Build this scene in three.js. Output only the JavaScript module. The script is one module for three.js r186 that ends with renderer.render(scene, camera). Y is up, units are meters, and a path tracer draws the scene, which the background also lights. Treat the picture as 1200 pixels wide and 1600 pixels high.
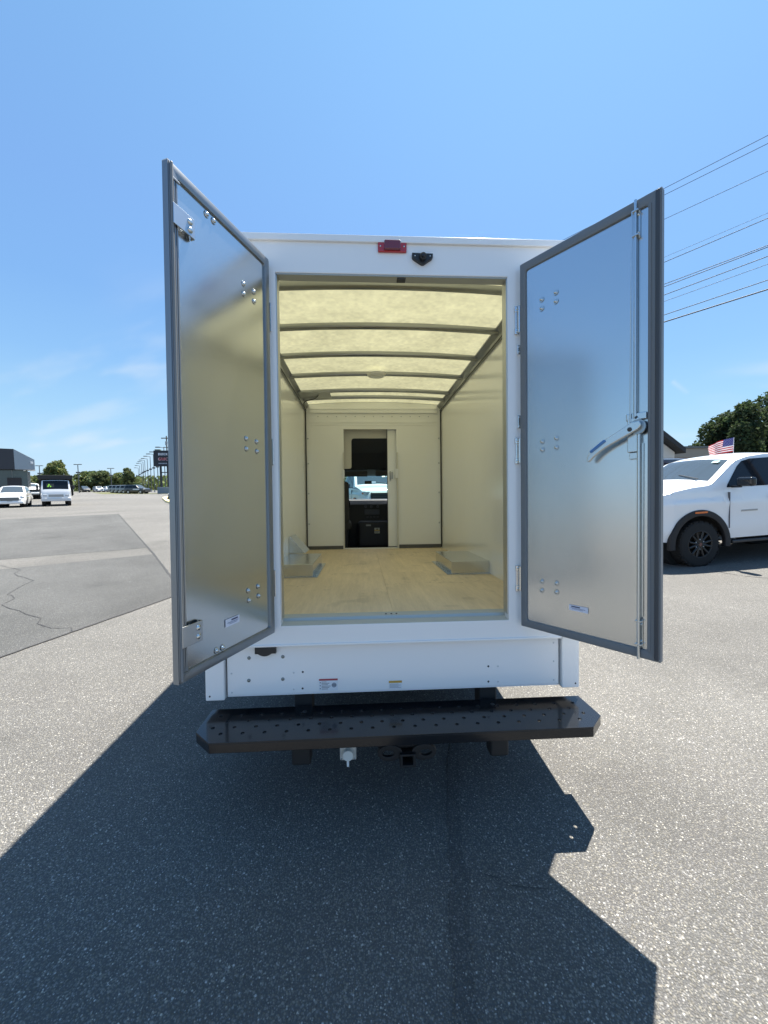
import * as THREE from 'three';
import { RoundedBoxGeometry } from 'three/addons/geometries/RoundedBoxGeometry.js';
import { mergeGeometries, mergeVertices, toCreasedNormals } from 'three/addons/utils/BufferGeometryUtils.js';

// ---------------------------------------------------------------- camera, sky, sun, exposure
const scene = new THREE.Scene();
const camera = new THREE.PerspectiveCamera(104.84, 0.75, 0.05, 4000);
camera.position.set(0, 1.6, 0);
camera.rotation.set(-0.069, 0, -0.0065, 'XYZ');

const EXPOSURE = 3.0;
const renderer = new THREE.WebGLRenderer({ antialias: true });
renderer.setSize(768, 1024);
renderer.toneMapping = THREE.LinearToneMapping;
renderer.toneMappingExposure = EXPOSURE;
renderer.shadowMap.enabled = true;

const SUN = new THREE.Vector3(0.2243, 0.9103, -0.3475).normalize();
const sun = new THREE.DirectionalLight(new THREE.Color(1.0, 0.93, 0.82), 5);
sun.position.copy(SUN).multiplyScalar(60);
sun.castShadow = true;
sun.shadow.mapSize.set(4096, 4096);
Object.assign(sun.shadow.camera, { left: -60, right: 60, top: 60, bottom: -60, near: 1, far: 200 });
scene.add(sun, sun.target);

function rng(seed) { let a = seed >>> 0; return () => { a = (a + 0x6D2B79F5) | 0; let t = Math.imul(a ^ (a >>> 15), 1 | a); t = (t + Math.imul(t ^ (t >>> 7), 61 | t)) ^ t; return ((t ^ (t >>> 14)) >>> 0) / 4294967296; }; }
function hash2(x, y, s = 0) { let h = (Math.imul(x | 0, 374761393) + Math.imul(y | 0, 668265263) + Math.imul(s | 0, 974634667)) | 0; h = Math.imul(h ^ (h >>> 13), 1274126177); return ((h ^ (h >>> 16)) >>> 0) / 4294967296; }
function vnoise(x, y, s = 0, per = 0) {
  const xi = Math.floor(x), yi = Math.floor(y), fx = x - xi, fy = y - yi, u = fx * fx * (3 - 2 * fx), v = fy * fy * (3 - 2 * fy);
  const w = per ? (n) => ((n % per) + per) % per : (n) => n;
  const a = hash2(w(xi), w(yi), s), b = hash2(w(xi + 1), w(yi), s), c = hash2(w(xi), w(yi + 1), s), d = hash2(w(xi + 1), w(yi + 1), s);
  return a + (b - a) * u + (c - a) * v + (a - b - c + d) * u * v;
}
function fbm(x, y, s = 0, oct = 4, per = 0) { let t = 0, a = 0.5, n = 0; for (let i = 0; i < oct; i++) { t += a * vnoise(x, y, s + i, per); n += a; x *= 2; y *= 2; per *= 2; a *= 0.5; } return t / n; }
const toLin = (c) => c <= 0.04045 ? c / 12.92 : Math.pow((c + 0.055) / 1.055, 2.4);
const toSrgb = (c) => { c = Math.min(1, Math.max(0, c)); return c <= 0.0031308 ? c * 12.92 : 1.055 * Math.pow(c, 1 / 2.4) - 0.055; };
const smooth = (a, b, x) => { const t = Math.min(1, Math.max(0, (x - a) / (b - a))); return t * t * (3 - 2 * t); };

{ // clear summer sky: colour by height, a paler aureole round the sun, thin cirrus low down, one short vapour trail
  const W = 2048, H = 1024, data = new Float32Array(W * H * 4);
  const stops = [[0, 205, 230, 249], [4, 190, 226, 251], [9, 165, 211, 248], [15, 142, 192, 243], [22, 126, 176, 235], [31, 118, 165, 227], [50, 101, 152, 208], [90, 93, 143, 198]]
    .map(([e, r, g, b]) => [e, toLin(r / 255), toLin(g / 255), toLin(b / 255)]);
  const tA = [0.5957, 0.1746, -0.784], tB = [0.5727, 0.1998, -0.795];
  const mid = new THREE.Vector3((tA[0] + tB[0]) / 2, (tA[1] + tB[1]) / 2, (tA[2] + tB[2]) / 2).normalize();
  const a0 = new THREE.Vector3(...tA).normalize(), a1 = new THREE.Vector3(...tB).normalize(), ax = a1.clone().sub(a0), len = ax.length(); ax.normalize();
  const dir = new THREE.Vector3();
  for (let j = 0; j < H; j++) for (let i = 0; i < W; i++) {
    const el = ((j + 0.5) / H - 0.5) * Math.PI, az = ((i + 0.5) / W - 0.5) * 2 * Math.PI;
    dir.set(Math.cos(el) * Math.cos(az), Math.sin(el), Math.cos(el) * Math.sin(az));
    const e = Math.max(0, el * 180 / Math.PI);
    let k = 0; while (k < stops.length - 2 && e > stops[k + 1][0]) k++;
    const A = stops[k], B = stops[k + 1], t = Math.min(1, (e - A[0]) / (B[0] - A[0]));
    let r = A[1] + (B[1] - A[1]) * t, g = A[2] + (B[2] - A[2]) * t, b = A[3] + (B[3] - A[3]) * t;
    const c = dir.dot(SUN), gl = Math.exp((c - 1) * 3), au = 0.03 * Math.exp((c - 1) * 16) + 0.5 * Math.exp((c - 1) * 140);
    r += 0.19 * gl + au; g += 0.32 * gl + au; b += 0.46 * gl + au;
    if (e > 1.5 && e < 48) { // streaky high cloud
      const px = dir.x / (dir.y + 0.18) * 1.3, pz = dir.z / (dir.y + 0.18) * 1.3;
      const st = fbm(px * 1.1 + pz * 0.5 + 7, pz * 3.2 - px * 1.4, 31, 5), m = fbm(px * 0.6 + 3, pz * 0.6, 77, 3);
      const cl = smooth(0.42, 0.78, st) * smooth(0.34, 0.58, m) * smooth(1.5, 6, e) * (1 - smooth(14, 27, e)) * 0.6;
      r += (0.82 - r) * cl; g += (0.9 - g) * cl; b += (0.98 - b) * cl;
    }
    if (dir.dot(mid) > 0.995) { const q = dir.clone().sub(a0), s = q.dot(ax); if (s > 0 && s < len) { const dd = q.addScaledVector(ax, -s).length(); const w = 0.3 * Math.exp(-((dd / 0.0032) ** 2)) * (0.4 + 0.6 * s / len); r += (0.85 - r) * w; g += (0.92 - g) * w; b += (0.98 - b) * w; } }
    const o = (j * W + i) * 4; data[o] = r / EXPOSURE; data[o + 1] = g / EXPOSURE; data[o + 2] = b / EXPOSURE; data[o + 3] = 1;
  }
  const sky = new THREE.DataTexture(data, W, H, THREE.RGBAFormat, THREE.FloatType);
  sky.mapping = THREE.EquirectangularReflectionMapping; sky.magFilter = sky.minFilter = THREE.LinearFilter; sky.needsUpdate = true;
  scene.background = sky; scene.environment = sky;
}

// ---------------------------------------------------------------- helpers
const used = new Map();
function numbered(name) { const n = used.get(name) || 0; used.set(name, n + 1); return n ? name + '_' + String(n).padStart(3, '0') : name; }
function put(name, geo, mat, parent = scene) {
  const g = Array.isArray(geo) ? mergeGeometries(geo.map((q) => { q = q.index ? q.toNonIndexed() : q; for (const k of Object.keys(q.attributes)) if (!['position', 'normal', 'uv'].includes(k)) q.deleteAttribute(k); return q; })) : geo;
  const m = new THREE.Mesh(g, mat); m.name = parent === scene ? numbered(name) : name; m.castShadow = m.receiveShadow = true; parent.add(m); return m;
}
function group(name, x = 0, y = 0, z = 0, turn = 0) { const o = new THREE.Group(); o.name = numbered(name); o.position.set(x, y, z); o.rotation.y = turn; scene.add(o); return o; }
function tag(o, label, category, grp) { o.userData.label = label; o.userData.category = category; if (grp) o.userData.group = grp; return o; }
function struct(o, label) { o.userData.kind = 'structure'; if (label) o.userData.label = label; return o; }
const std = (r, g, b, rough = 0.6, metal = 0, extra = {}) => { const { clearcoat, clearcoatRoughness, transmission, ...rest } = extra; const P = clearcoat !== undefined || transmission !== undefined || extra.ior ? THREE.MeshPhysicalMaterial : THREE.MeshStandardMaterial; const m = new P({ roughness: rough, metalness: metal, ...extra }); m.color.setRGB(r, g, b); return m; };
function uvBox(g, s = 1) { // uv in metres by the face's main direction
  g = g.index ? g.toNonIndexed() : g; const p = g.attributes.position, n = g.attributes.normal, uv = new Float32Array(p.count * 2);
  for (let i = 0; i < p.count; i++) { const ax = Math.abs(n.getX(i)), ay = Math.abs(n.getY(i)), az = Math.abs(n.getZ(i)); let u, v; if (ay >= ax && ay >= az) { u = p.getX(i); v = p.getZ(i); } else if (ax >= az) { u = p.getZ(i); v = p.getY(i); } else { u = p.getX(i); v = p.getY(i); } uv[i * 2] = u / s; uv[i * 2 + 1] = v / s; }
  g.setAttribute('uv', new THREE.BufferAttribute(uv, 2)); return g;
}
function bx(x0, x1, y0, y1, z0, z1, r = 0) { const w = Math.abs(x1 - x0), h = Math.abs(y1 - y0), d = Math.abs(z1 - z0); const g = r ? new RoundedBoxGeometry(w, h, d, 2, Math.min(r, w / 2.01, h / 2.01, d / 2.01)) : new THREE.BoxGeometry(w, h, d); g.translate((x0 + x1) / 2, (y0 + y1) / 2, (z0 + z1) / 2); return g; }
function cyl(r0, r1, a, b, seg = 12) { const A = new THREE.Vector3(...a), B = new THREE.Vector3(...b), d = B.clone().sub(A); const g = new THREE.CylinderGeometry(r1, r0, d.length(), seg); g.applyQuaternion(new THREE.Quaternion().setFromUnitVectors(new THREE.Vector3(0, 1, 0), d.clone().normalize())); g.translate((A.x + B.x) / 2, (A.y + B.y) / 2, (A.z + B.z) / 2); return g; }
function shapeOf(pts, holes = []) { const s = new THREE.Shape(pts.map((p) => new THREE.Vector2(p[0], p[1]))); for (const h of holes) s.holes.push(h instanceof THREE.Path ? h : new THREE.Path(h.map((p) => new THREE.Vector2(p[0], p[1])))); return s; }
function extr(pts, depth, holes = [], bevel = 0, curve = 6) { return new THREE.ExtrudeGeometry(pts instanceof THREE.Shape ? pts : shapeOf(pts, holes), { depth, bevelEnabled: bevel > 0, bevelSize: bevel, bevelThickness: bevel, bevelOffset: -bevel, bevelSegments: 2, curveSegments: curve }); }
function tex(W, H, fn, srgb = true) { const d = new Uint8Array(W * H * 4); const o = [0, 0, 0]; for (let j = 0; j < H; j++) for (let i = 0; i < W; i++) { fn(i, j, o); const k = (j * W + i) * 4; d[k] = (srgb ? toSrgb(o[0]) : Math.min(1, Math.max(0, o[0]))) * 255; d[k + 1] = (srgb ? toSrgb(o[1]) : Math.min(1, Math.max(0, o[1]))) * 255; d[k + 2] = (srgb ? toSrgb(o[2]) : Math.min(1, Math.max(0, o[2]))) * 255; d[k + 3] = 255; } const t = new THREE.DataTexture(d, W, H, THREE.RGBAFormat); t.wrapS = t.wrapT = THREE.RepeatWrapping; t.magFilter = THREE.LinearFilter; t.minFilter = THREE.LinearMipmapLinearFilter; t.generateMipmaps = true; if (srgb) t.colorSpace = THREE.SRGBColorSpace; t.needsUpdate = true; return t; }
function canvasTex(w, h, draw) { const c = document.createElement('canvas'); c.width = w; c.height = h; draw(c.getContext('2d'), w, h); const t = new THREE.CanvasTexture(c); t.colorSpace = THREE.SRGBColorSpace; return t; }

// ---------------------------------------------------------------- asphalt
const TILE = 2.6;
let asphaltMap, asphaltBump;
{ // aggregate: rounded stones of three sizes in a darker binder
  const N = 1536, cells = 430, cs = N / cells, R = rng(5);
  const px = new Float32Array(cells * cells), py = new Float32Array(cells * cells), pr = new Float32Array(cells * cells), pv = new Float32Array(cells * cells), pt = new Float32Array(cells * cells);
  for (let i = 0; i < cells * cells; i++) { px[i] = R(); py[i] = R(); pr[i] = 0.34 + 0.5 * R() * R(); const q = R(); pv[i] = q < 0.06 ? 0.34 + 0.3 * R() : q < 0.5 ? 0.19 + 0.1 * R() : 0.105 + 0.075 * R(); pt[i] = R(); }
  const col = new Uint8Array(N * N * 4), bmp = new Uint8Array(N * N * 4);
  for (let j = 0; j < N; j++) for (let i = 0; i < N; i++) {
    const cx = Math.floor(i / cs), cy = Math.floor(j / cs); let best = 9, bi = 0;
    for (let b = -1; b <= 1; b++) for (let a = -1; a <= 1; a++) {
      const gx = (cx + a + cells) % cells, gy = (cy + b + cells) % cells, id = gy * cells + gx;
      const dx = (cx + a + px[id]) - i / cs, dy = (cy + b + py[id]) - j / cs, d = Math.sqrt(dx * dx + dy * dy) / pr[id];
      if (d < best) { best = d; bi = id; }
    }
    const stone = 1 - smooth(0.75, 1.15, best), tt = pt[bi], fine = hash2(i, j, 3) * 0.035;
    const v = pv[bi] * stone + (0.10 + fine) * (1 - stone);
    const k = (j * N + i) * 4;
    col[k] = toSrgb(v * (1.02 + 0.1 * tt * stone)) * 255; col[k + 1] = toSrgb(v * (0.985 + 0.03 * tt * stone)) * 255; col[k + 2] = toSrgb(v * (0.95 - 0.13 * tt * stone)) * 255; col[k + 3] = 255;
    const h = stone * Math.sqrt(Math.max(0, 1 - Math.min(1, best * 0.8) ** 2)) * (0.55 + 0.45 * tt) + fine * 2; bmp[k] = bmp[k + 1] = bmp[k + 2] = Math.min(1, h) * 255; bmp[k + 3] = 255;
  }
  const mk = (d, s) => { const t = new THREE.DataTexture(d, N, N, THREE.RGBAFormat); t.wrapS = t.wrapT = THREE.RepeatWrapping; t.magFilter = THREE.LinearFilter; t.minFilter = THREE.LinearMipmapLinearFilter; t.generateMipmaps = true; if (s) t.colorSpace = THREE.SRGBColorSpace; t.needsUpdate = true; return t; };
  asphaltMap = mk(col, true); asphaltBump = mk(bmp, false);
}
const asphalt = (r, g, b) => { const m = new THREE.MeshStandardMaterial({ map: asphaltMap, bumpMap: asphaltBump, bumpScale: 0.0035, roughness: 0.88, vertexColors: true }); m.color.setRGB(r, g, b); return m; };

const rise = (x) => 0.045 * Math.min(6.5, Math.max(0, x - 5.5)); // the lot climbs gently to the right
function patchNoise(x, z) { // stains, worn lanes, sealed areas: broad unevenness of the paving itself
  let v = 0.86 + 0.36 * (fbm(x * 0.75 + 3, z * 0.75, 11, 4) - 0.5) + 0.2 * (fbm(x * 0.12 + 9, z * 0.12, 15, 3) - 0.5);
  v += 0.2 * (fbm(x * 2.6 + 13, z * 2.6, 23, 3) - 0.5); const spot = fbm(x * 1.7, z * 1.7, 19, 3); v -= 0.12 * smooth(0.66, 0.78, spot);
  return Math.min(1, Math.max(0.55, v));
}
{ // one sheet out to the horizon, finer near the truck
  const axis = []; for (let i = -90; i <= 90; i++) { const t = i / 90; axis.push(Math.sign(t) * (16 * Math.abs(t) + 1500 * Math.abs(t) ** 8)); }
  const n = axis.length, pos = [], uv = [], colr = [], idx = [];
  for (let j = 0; j < n; j++) for (let i = 0; i < n; i++) {
    const x = axis[i] - 1, z = axis[j] - 4; pos.push(x, rise(x), z); uv.push(x / TILE, z / TILE);
    const far = Math.hypot(x + 20, z + 30), v = patchNoise(x, z), grass = smooth(115, 150, far);
    const g = fbm(x * 0.02, z * 0.02, 41, 3);
    colr.push(v + (0.34 * (0.7 + 0.6 * g) - v) * grass, v + (0.5 * (0.7 + 0.6 * g) - v) * grass, v * 0.99 + (0.16 - v) * grass);
  }
  for (let j = 0; j < n - 1; j++) for (let i = 0; i < n - 1; i++) { const a = j * n + i; idx.push(a, a + n, a + 1, a + 1, a + n, a + n + 1); }
  const g = new THREE.BufferGeometry(); g.setAttribute('position', new THREE.Float32BufferAttribute(pos, 3)); g.setAttribute('uv', new THREE.Float32BufferAttribute(uv, 2)); g.setAttribute('color', new THREE.Float32BufferAttribute(colr, 3)); g.setIndex(idx); g.computeVertexNormals();
  struct(put('ground', g, asphalt(0.755, 0.785, 0.825)), 'weathered light grey asphalt lot with exposed aggregate');
}
// flat sheet polygon on the ground, finely split so that it can carry the paving's unevenness
function sheet(name, poly, y, mat, label, shade = patchNoise, step = 0.5) {
  let tris = THREE.ShapeUtils.triangulateShape(poly.map((p) => new THREE.Vector2(p[0], p[1])), []).map((t) => t.map((k) => poly[k]));
  for (let pass = 0; pass < 14; pass++) { const out = []; for (const [a, b, c] of tris) { const L = (p, q) => Math.hypot(p[0] - q[0], p[1] - q[1]); const l = [L(a, b), L(b, c), L(c, a)], m = Math.max(...l); if (m < step) { out.push([a, b, c]); continue; } const M = (p, q) => [(p[0] + q[0]) / 2, (p[1] + q[1]) / 2]; if (m === l[0]) { const q = M(a, b); out.push([a, q, c], [q, b, c]); } else if (m === l[1]) { const q = M(b, c); out.push([a, b, q], [a, q, c]); } else { const q = M(c, a); out.push([a, b, q], [q, b, c]); } } tris = out; }
  const pos = [], uv = [], col = [];
  for (const t of tris) { const [a, b, c] = t; const up = (b[0] - a[0]) * (c[1] - a[1]) - (b[1] - a[1]) * (c[0] - a[0]) < 0 ? [a, b, c] : [a, c, b]; for (const p of up) { pos.push(p[0], y, p[1]); uv.push(p[0] / TILE + 0.37, p[1] / TILE + 0.61); const v = shade(p[0] + 40, p[1] - 17); col.push(v, v, v); } }
  const g = new THREE.BufferGeometry(); g.setAttribute('position', new THREE.Float32BufferAttribute(pos, 3)); g.setAttribute('uv', new THREE.Float32BufferAttribute(uv, 2)); g.setAttribute('color', new THREE.Float32BufferAttribute(col, 3)); g.computeVertexNormals();
  return struct(put(name, g, mat), label);
}
const tracked = (x, z) => { const s = (x - 40) * 0.62 + (z + 17) * 0.78, t = (x - 40) * 0.78 - (z + 17) * 0.62; return Math.min(1, patchNoise(x, z) + 0.34 * (fbm(s * 0.1 + 5, t * 0.9, 131, 4) - 0.5) + 0.16 * (fbm(s * 0.8, t * 2.2, 137, 3) - 0.5)); }; // rubbed-in tyre marks along the drive
const darkAsphalt = asphalt(0.47, 0.51, 0.555), tarMat = std(0.03, 0.03, 0.032, 0.75), tarJoint = asphalt(0.45, 0.47, 0.50);
sheet('asphalt_patch', [[-30, -8.6], [-19.0, -19.43], [-15.54, -22.99], [-6.15, -10.18], [-8.48, -8.6], [-18, -2.2]], 0.004, darkAsphalt, 'darker bluish grey asphalt repair strip, the farther of the two', tracked, 0.35);
sheet('asphalt_patch', [[-16, -1.7], [-7.49, -7.58], [-5.44, -9.21], [-3.01, -5.81], [-3.62, -3.6], [-4.6, -0.2], [-9, 2]], 0.004, darkAsphalt, 'darker bluish grey asphalt repair strip, the nearer of the two', tracked, 0.2);
function ribbon(name, pts, width, y, mat, label, seed, rough = 0.35) { // an uneven narrow strip: a crack or a tar joint
  const R = rng(seed), L = [], Q = []; const fine = [];
  for (let i = 0; i < pts.length - 1; i++) { const [a, b] = [pts[i], pts[i + 1]], d = Math.hypot(b[0] - a[0], b[1] - a[1]), n = Math.max(2, Math.ceil(d / (width * 2.5))); for (let k = 0; k < n; k++) fine.push([a[0] + (b[0] - a[0]) * k / n, a[1] + (b[1] - a[1]) * k / n]); } fine.push(pts[pts.length - 1]);
  fine.forEach((p, i) => { const q = fine[Math.min(i + 1, fine.length - 1)], o = fine[Math.max(i - 1, 0)], dx = q[0] - o[0], dz = q[1] - o[1], l = Math.hypot(dx, dz) || 1, w0 = width / 2 * (1 - rough + 2 * rough * R()), w1 = width / 2 * (1 - rough + 2 * rough * R()), j = (R() - 0.5) * width * rough; L.push([p[0] - dz / l * (w0 + j), p[1] + dx / l * (w0 + j)]); Q.push([p[0] + dz / l * (w1 - j), p[1] - dx / l * (w1 - j)]); });
  const pos = [], uv = [], col = []; for (let i = 0; i < L.length - 1; i++) { const t = [L[i], L[i + 1], Q[i], Q[i], L[i + 1], Q[i + 1]]; for (const p of t) { pos.push(p[0], y + rise(p[0]), p[1]); uv.push(p[0] / TILE, p[1] / TILE); col.push(1, 1, 1); } }
  const g = new THREE.BufferGeometry(); g.setAttribute('position', new THREE.Float32BufferAttribute(pos, 3)); g.setAttribute('uv', new THREE.Float32BufferAttribute(uv, 2)); g.setAttribute('color', new THREE.Float32BufferAttribute(col, 3)); g.computeVertexNormals();
  const n = g.attributes.normal; if (n.getY(0) < 0) for (let i = 0; i < pos.length; i += 9) { for (let k = 0; k < 3; k++) { const t = pos[i + k]; pos[i + k] = pos[i + 3 + k]; pos[i + 3 + k] = t; } }
  if (n.getY(0) < 0) { g.setAttribute('position', new THREE.Float32BufferAttribute(pos, 3)); g.computeVertexNormals(); }
  return struct(put(name, g, mat), label);
}
ribbon('paving_joint', [[-15.54, -22.99], [-6.15, -10.18], [-5.44, -9.21], [-3.01, -5.81], [-2.0, -4.4]], 0.035, 0.008, tarMat, 'dark joint along the end of the repair strips', 3);
ribbon('paving_joint', [[-3.01, -5.81], [-3.62, -3.6], [-4.6, -0.2]], 0.022, 0.008, tarMat, 'dark joint along the near edge of the repair strip', 4);
ribbon('paving_crack', [[-9.1, -8.6], [-7.0, -7.5], [-6.6, -7.0], [-6.25, -6.8], [-5.9, -6.35], [-5.6, -5.75], [-5.3, -5.55], [-4.95, -5.1], [-4.5, -4.85], [-4.05, -4.5], [-3.62, -4.35], [-3.44, -4.24]].flatMap((p, i, L) => i ? [[(p[0] + L[i - 1][0]) / 2 + 0.09 * Math.sin(i * 5.1), (p[1] + L[i - 1][1]) / 2 + 0.09 * Math.cos(i * 3.7)], p] : [p]), 0.009, 0.009, tarMat, 'jagged crack across the nearer dark repair strip', 6, 0.7);
ribbon('tar_joint', [[0.475, -2.75], [0.411, -2.313], [0.35, -1.95], [0.315, -1.711], [0.29, -1.5], [0.263, -1.317], [0.228, -1.063], [0.2, -0.7]], 0.062, 0.004, tarJoint, 'dark tar seal running behind the truck in its shadow', 8, 0.3);
ribbon('paving_crack', [[0.40, -1.51], [0.46, -1.49], [0.5, -1.463], [0.574, -1.455], [0.64, -1.447]], 0.003, 0.005, tarMat, 'short crack beside the tar seal', 9, 0.6);
ribbon('paving_crack', [[5.9, -6.95], [6.05, -6.55], [6.3, -6.3], [6.7, -5.75], [7.3, -5.2]], 0.016, 0.005, tarMat, 'crack curving out below the white pickup', 10, 0.5);

// ---------------------------------------------------------------- materials
const white = std(0.86, 0.865, 0.87, 0.3, 0, { clearcoat: 0.6, clearcoatRoughness: 0.1 });
const ply = (() => { const m = std(1, 1, 1, 0.55); m.map = tex(1024, 1024, (i, j, o) => { const x = i / 1024, y = j / 1024; const g = fbm(x * 64, y * 5, 51, 4, 0), w = fbm(x * 5 + 2 * fbm(x * 3, y * 3, 53, 2), y * 2, 57, 4), s = fbm(x * 9, y * 9, 61, 3), fl = vnoise(x * 300, y * 30, 66); let v = 0.8 + 0.16 * (g - 0.5) + 0.26 * (w - 0.5) + 0.08 * (fl - 0.5); if (s > 0.66) v -= 0.1 * smooth(0.66, 0.8, s); const sc = vnoise(x * 70, y * 110, 68) * vnoise(x * 7, y * 9, 69); v -= 0.22 * smooth(0.62, 0.8, sc); o[0] = 0.93 * v; o[1] = 0.77 * v; o[2] = 0.53 * v; }); return m; })();
const frp = (() => { const m = std(0.90, 0.905, 0.86, 0.2, 0, { clearcoat: 0.5, clearcoatRoughness: 0.08 }); m.bumpMap = tex(256, 256, (i, j, o) => { o[0] = o[1] = o[2] = fbm(i / 32, j / 32, 71, 4, 8); }, false); m.bumpScale = 0.0006; return m; })();
const roofMat = (() => { const m = new THREE.MeshPhysicalMaterial({ roughness: 1, transmission: 0.215, thickness: 0, side: THREE.DoubleSide }); m.color.setRGB(1, 1, 1); m.map = tex(512, 512, (i, j, o) => { const x = i / 512, y = j / 512; const a = fbm(x * 6, y * 6, 81, 4, 6), b = fbm(x * 30, y * 30, 85, 3, 30), f = fbm(x * 8 + 0.7 * y * 40, y * 40 - x * 6, 88, 2); const v = 0.88 + 0.26 * (a - 0.5) + 0.26 * (b - 0.5) ; o[0] = 0.785 * v; o[1] = 0.765 * v; o[2] = 0.50 * v; }); return m; })();
const galv = (() => { const m = std(0.65, 0.67, 0.675, 0.25, 1); m.roughnessMap = tex(256, 256, (i, j, o) => { const v = 0.86 + 0.28 * (fbm(i / 256 * 5, j / 256 * 5, 91, 3, 5) - 0.5); o[0] = o[1] = o[2] = v; }, false); return m; })();
const alu = std(0.55, 0.57, 0.58, 0.42, 1), bowMat = std(0.33, 0.34, 0.34, 0.3, 0.9), zinc = std(0.62, 0.66, 0.68, 0.26, 1), stainless = std(0.72, 0.72, 0.71, 0.2, 1);
const gasket = std(0.17, 0.185, 0.20, 0.45), doorEdge = std(0.26, 0.28, 0.30, 0.36, 0.7), rubber = std(0.012, 0.0125, 0.013, 0.9), blackGloss = std(0.009, 0.010, 0.012, 0.16, 0, { clearcoat: 0.2, clearcoatRoughness: 0.08, specularIntensity: 0.8 });
const blackPlastic = std(0.02, 0.021, 0.023, 0.45), darkGrey = std(0.05, 0.052, 0.055, 0.6), chassis = std(0.016, 0.016, 0.017, 0.55), redLens = std(0.42, 0.01, 0.015, 0.15, 0, { clearcoat: 1, clearcoatRoughness: 0.05 }), redDark = std(0.16, 0.008, 0.02, 0.25, 0, { clearcoat: 1, clearcoatRoughness: 0.1 });
const cream = std(0.62, 0.60, 0.52, 0.45), glassClear = new THREE.MeshPhysicalMaterial({ color: 0xb4d2d0, roughness: 0.02, transmission: 1, thickness: 0, ior: 1.5 });

// ---------------------------------------------------------------- the box truck
// Built in the body's own frame: x right, y up from the door sill, z back from the rear face; BASE lifts it onto the truck's base.
const BASE = 0.878, TRUCK_EULER = new THREE.Euler(-0.0487, 0.0542, 0.0018, 'YXZ');
const truck = group('box_truck');
truck.rotation.copy(TRUCK_EULER);
truck.position.set(0.0627, 0.8782, -2.0155).sub(new THREE.Vector3(0, BASE, 0).applyEuler(TRUCK_EULER));
tag(truck, 'white box truck seen from behind with both rear doors swung open', 'truck');
const lift = (g) => { const a = Array.isArray(g) ? g : [g]; return a.map((q) => q.clone().translate(0, BASE, 0)); };
function part(name, g, mat, parent = truck, label) { g = lift(g); const m = put(name, g.length === 1 ? g[0] : g, mat, parent); if (label) m.userData.label = label; return m; }
const OW = 0.5976, OH = 1.8008, BW = 0.9925;

// shell
for (const s of [-1, 1]) part('side_wall', uvBox(bx(s * 0.9604, s * BW, -0.10, 2.02, -3.62, -0.061)), frp, truck, s < 0 ? 'left side wall of the cargo box' : 'right side wall of the cargo box');
for (const s of [-1, 1]) { // outer skin
  part('outer_skin', bx(s * (BW + 0.001), s * (BW + 0.006), -0.12, 2.0, -3.62, -0.061), white);
  for (const [z0, z1] of [[-1.3, -0.101], [-3.62, -2.28]]) part('side_skirt', bx(s * 0.978, s * 0.992, -0.368, -0.101, z0, z1, 0.004), white);
}
const crown = (x) => 1 - (x / 0.97) ** 2;
{ const nx = 24, nz = 40, pos = [], uv = [], idx = []; for (let j = 0; j <= nz; j++) for (let i = 0; i <= nx; i++) { const x = -0.99 + 1.98 * i / nx, z = -0.02 - 3.6 * j / nz; pos.push(x, 2.022 + 0.042 * crown(x) * smooth(0, 0.16, -z - 0.02) - 0.055 * (1 - smooth(0, 0.16, -z - 0.02)), z); uv.push(x, z); } for (let j = 0; j < nz; j++) for (let i = 0; i < nx; i++) { const a = j * (nx + 1) + i; idx.push(a, a + 1, a + nx + 1, a + 1, a + nx + 2, a + nx + 1); } const g = new THREE.BufferGeometry(); g.setAttribute('position', new THREE.Float32BufferAttribute(pos, 3)); g.setAttribute('uv', new THREE.Float32BufferAttribute(uv, 2)); g.setIndex(idx); g.computeVertexNormals(); part('roof_panel', g, roofMat, truck, 'translucent cream fibreglass roof glowing in the sun'); }
for (const zc of [-0.51, -1.09, -1.67, -2.23, -2.84, -3.15]) { // roof bows: shallow hat sections following the crown
  const n = 20, top = [], bot = []; for (let i = 0; i <= n; i++) { const x = -0.955 + 1.91 * i / n; bot.push([x, 1.972 + 0.036 * crown(x)]); top.push([x, 2.008 + 0.036 * crown(x)]); }
  const g = extr([...bot, ...top.reverse()], 0.046, [], 0.005); g.translate(0, 0, zc - 0.023);
  part('roof_bow', toCreasedNormals(g, 0.5), bowMat);
}
for (const s of [-1, 1]) { // roof rails along the top of both walls
  const g = extr([[0.9595, 1.93], [0.945, 1.93], [0.938, 1.965], [0.905, 2.005], [0.905, 2.018], [0.9595, 2.018]].map(([x, y]) => [x * s, y]), 3.46, [], 0.002); g.translate(0, 0, -3.545);
  const r = part('roof_rail', toCreasedNormals(g, 0.4), bowMat);
  part('rail_groove', bx(s * 0.9385, s * 0.9455, 1.935, 1.941, -3.54, -0.09), darkGrey, r);
}
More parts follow.
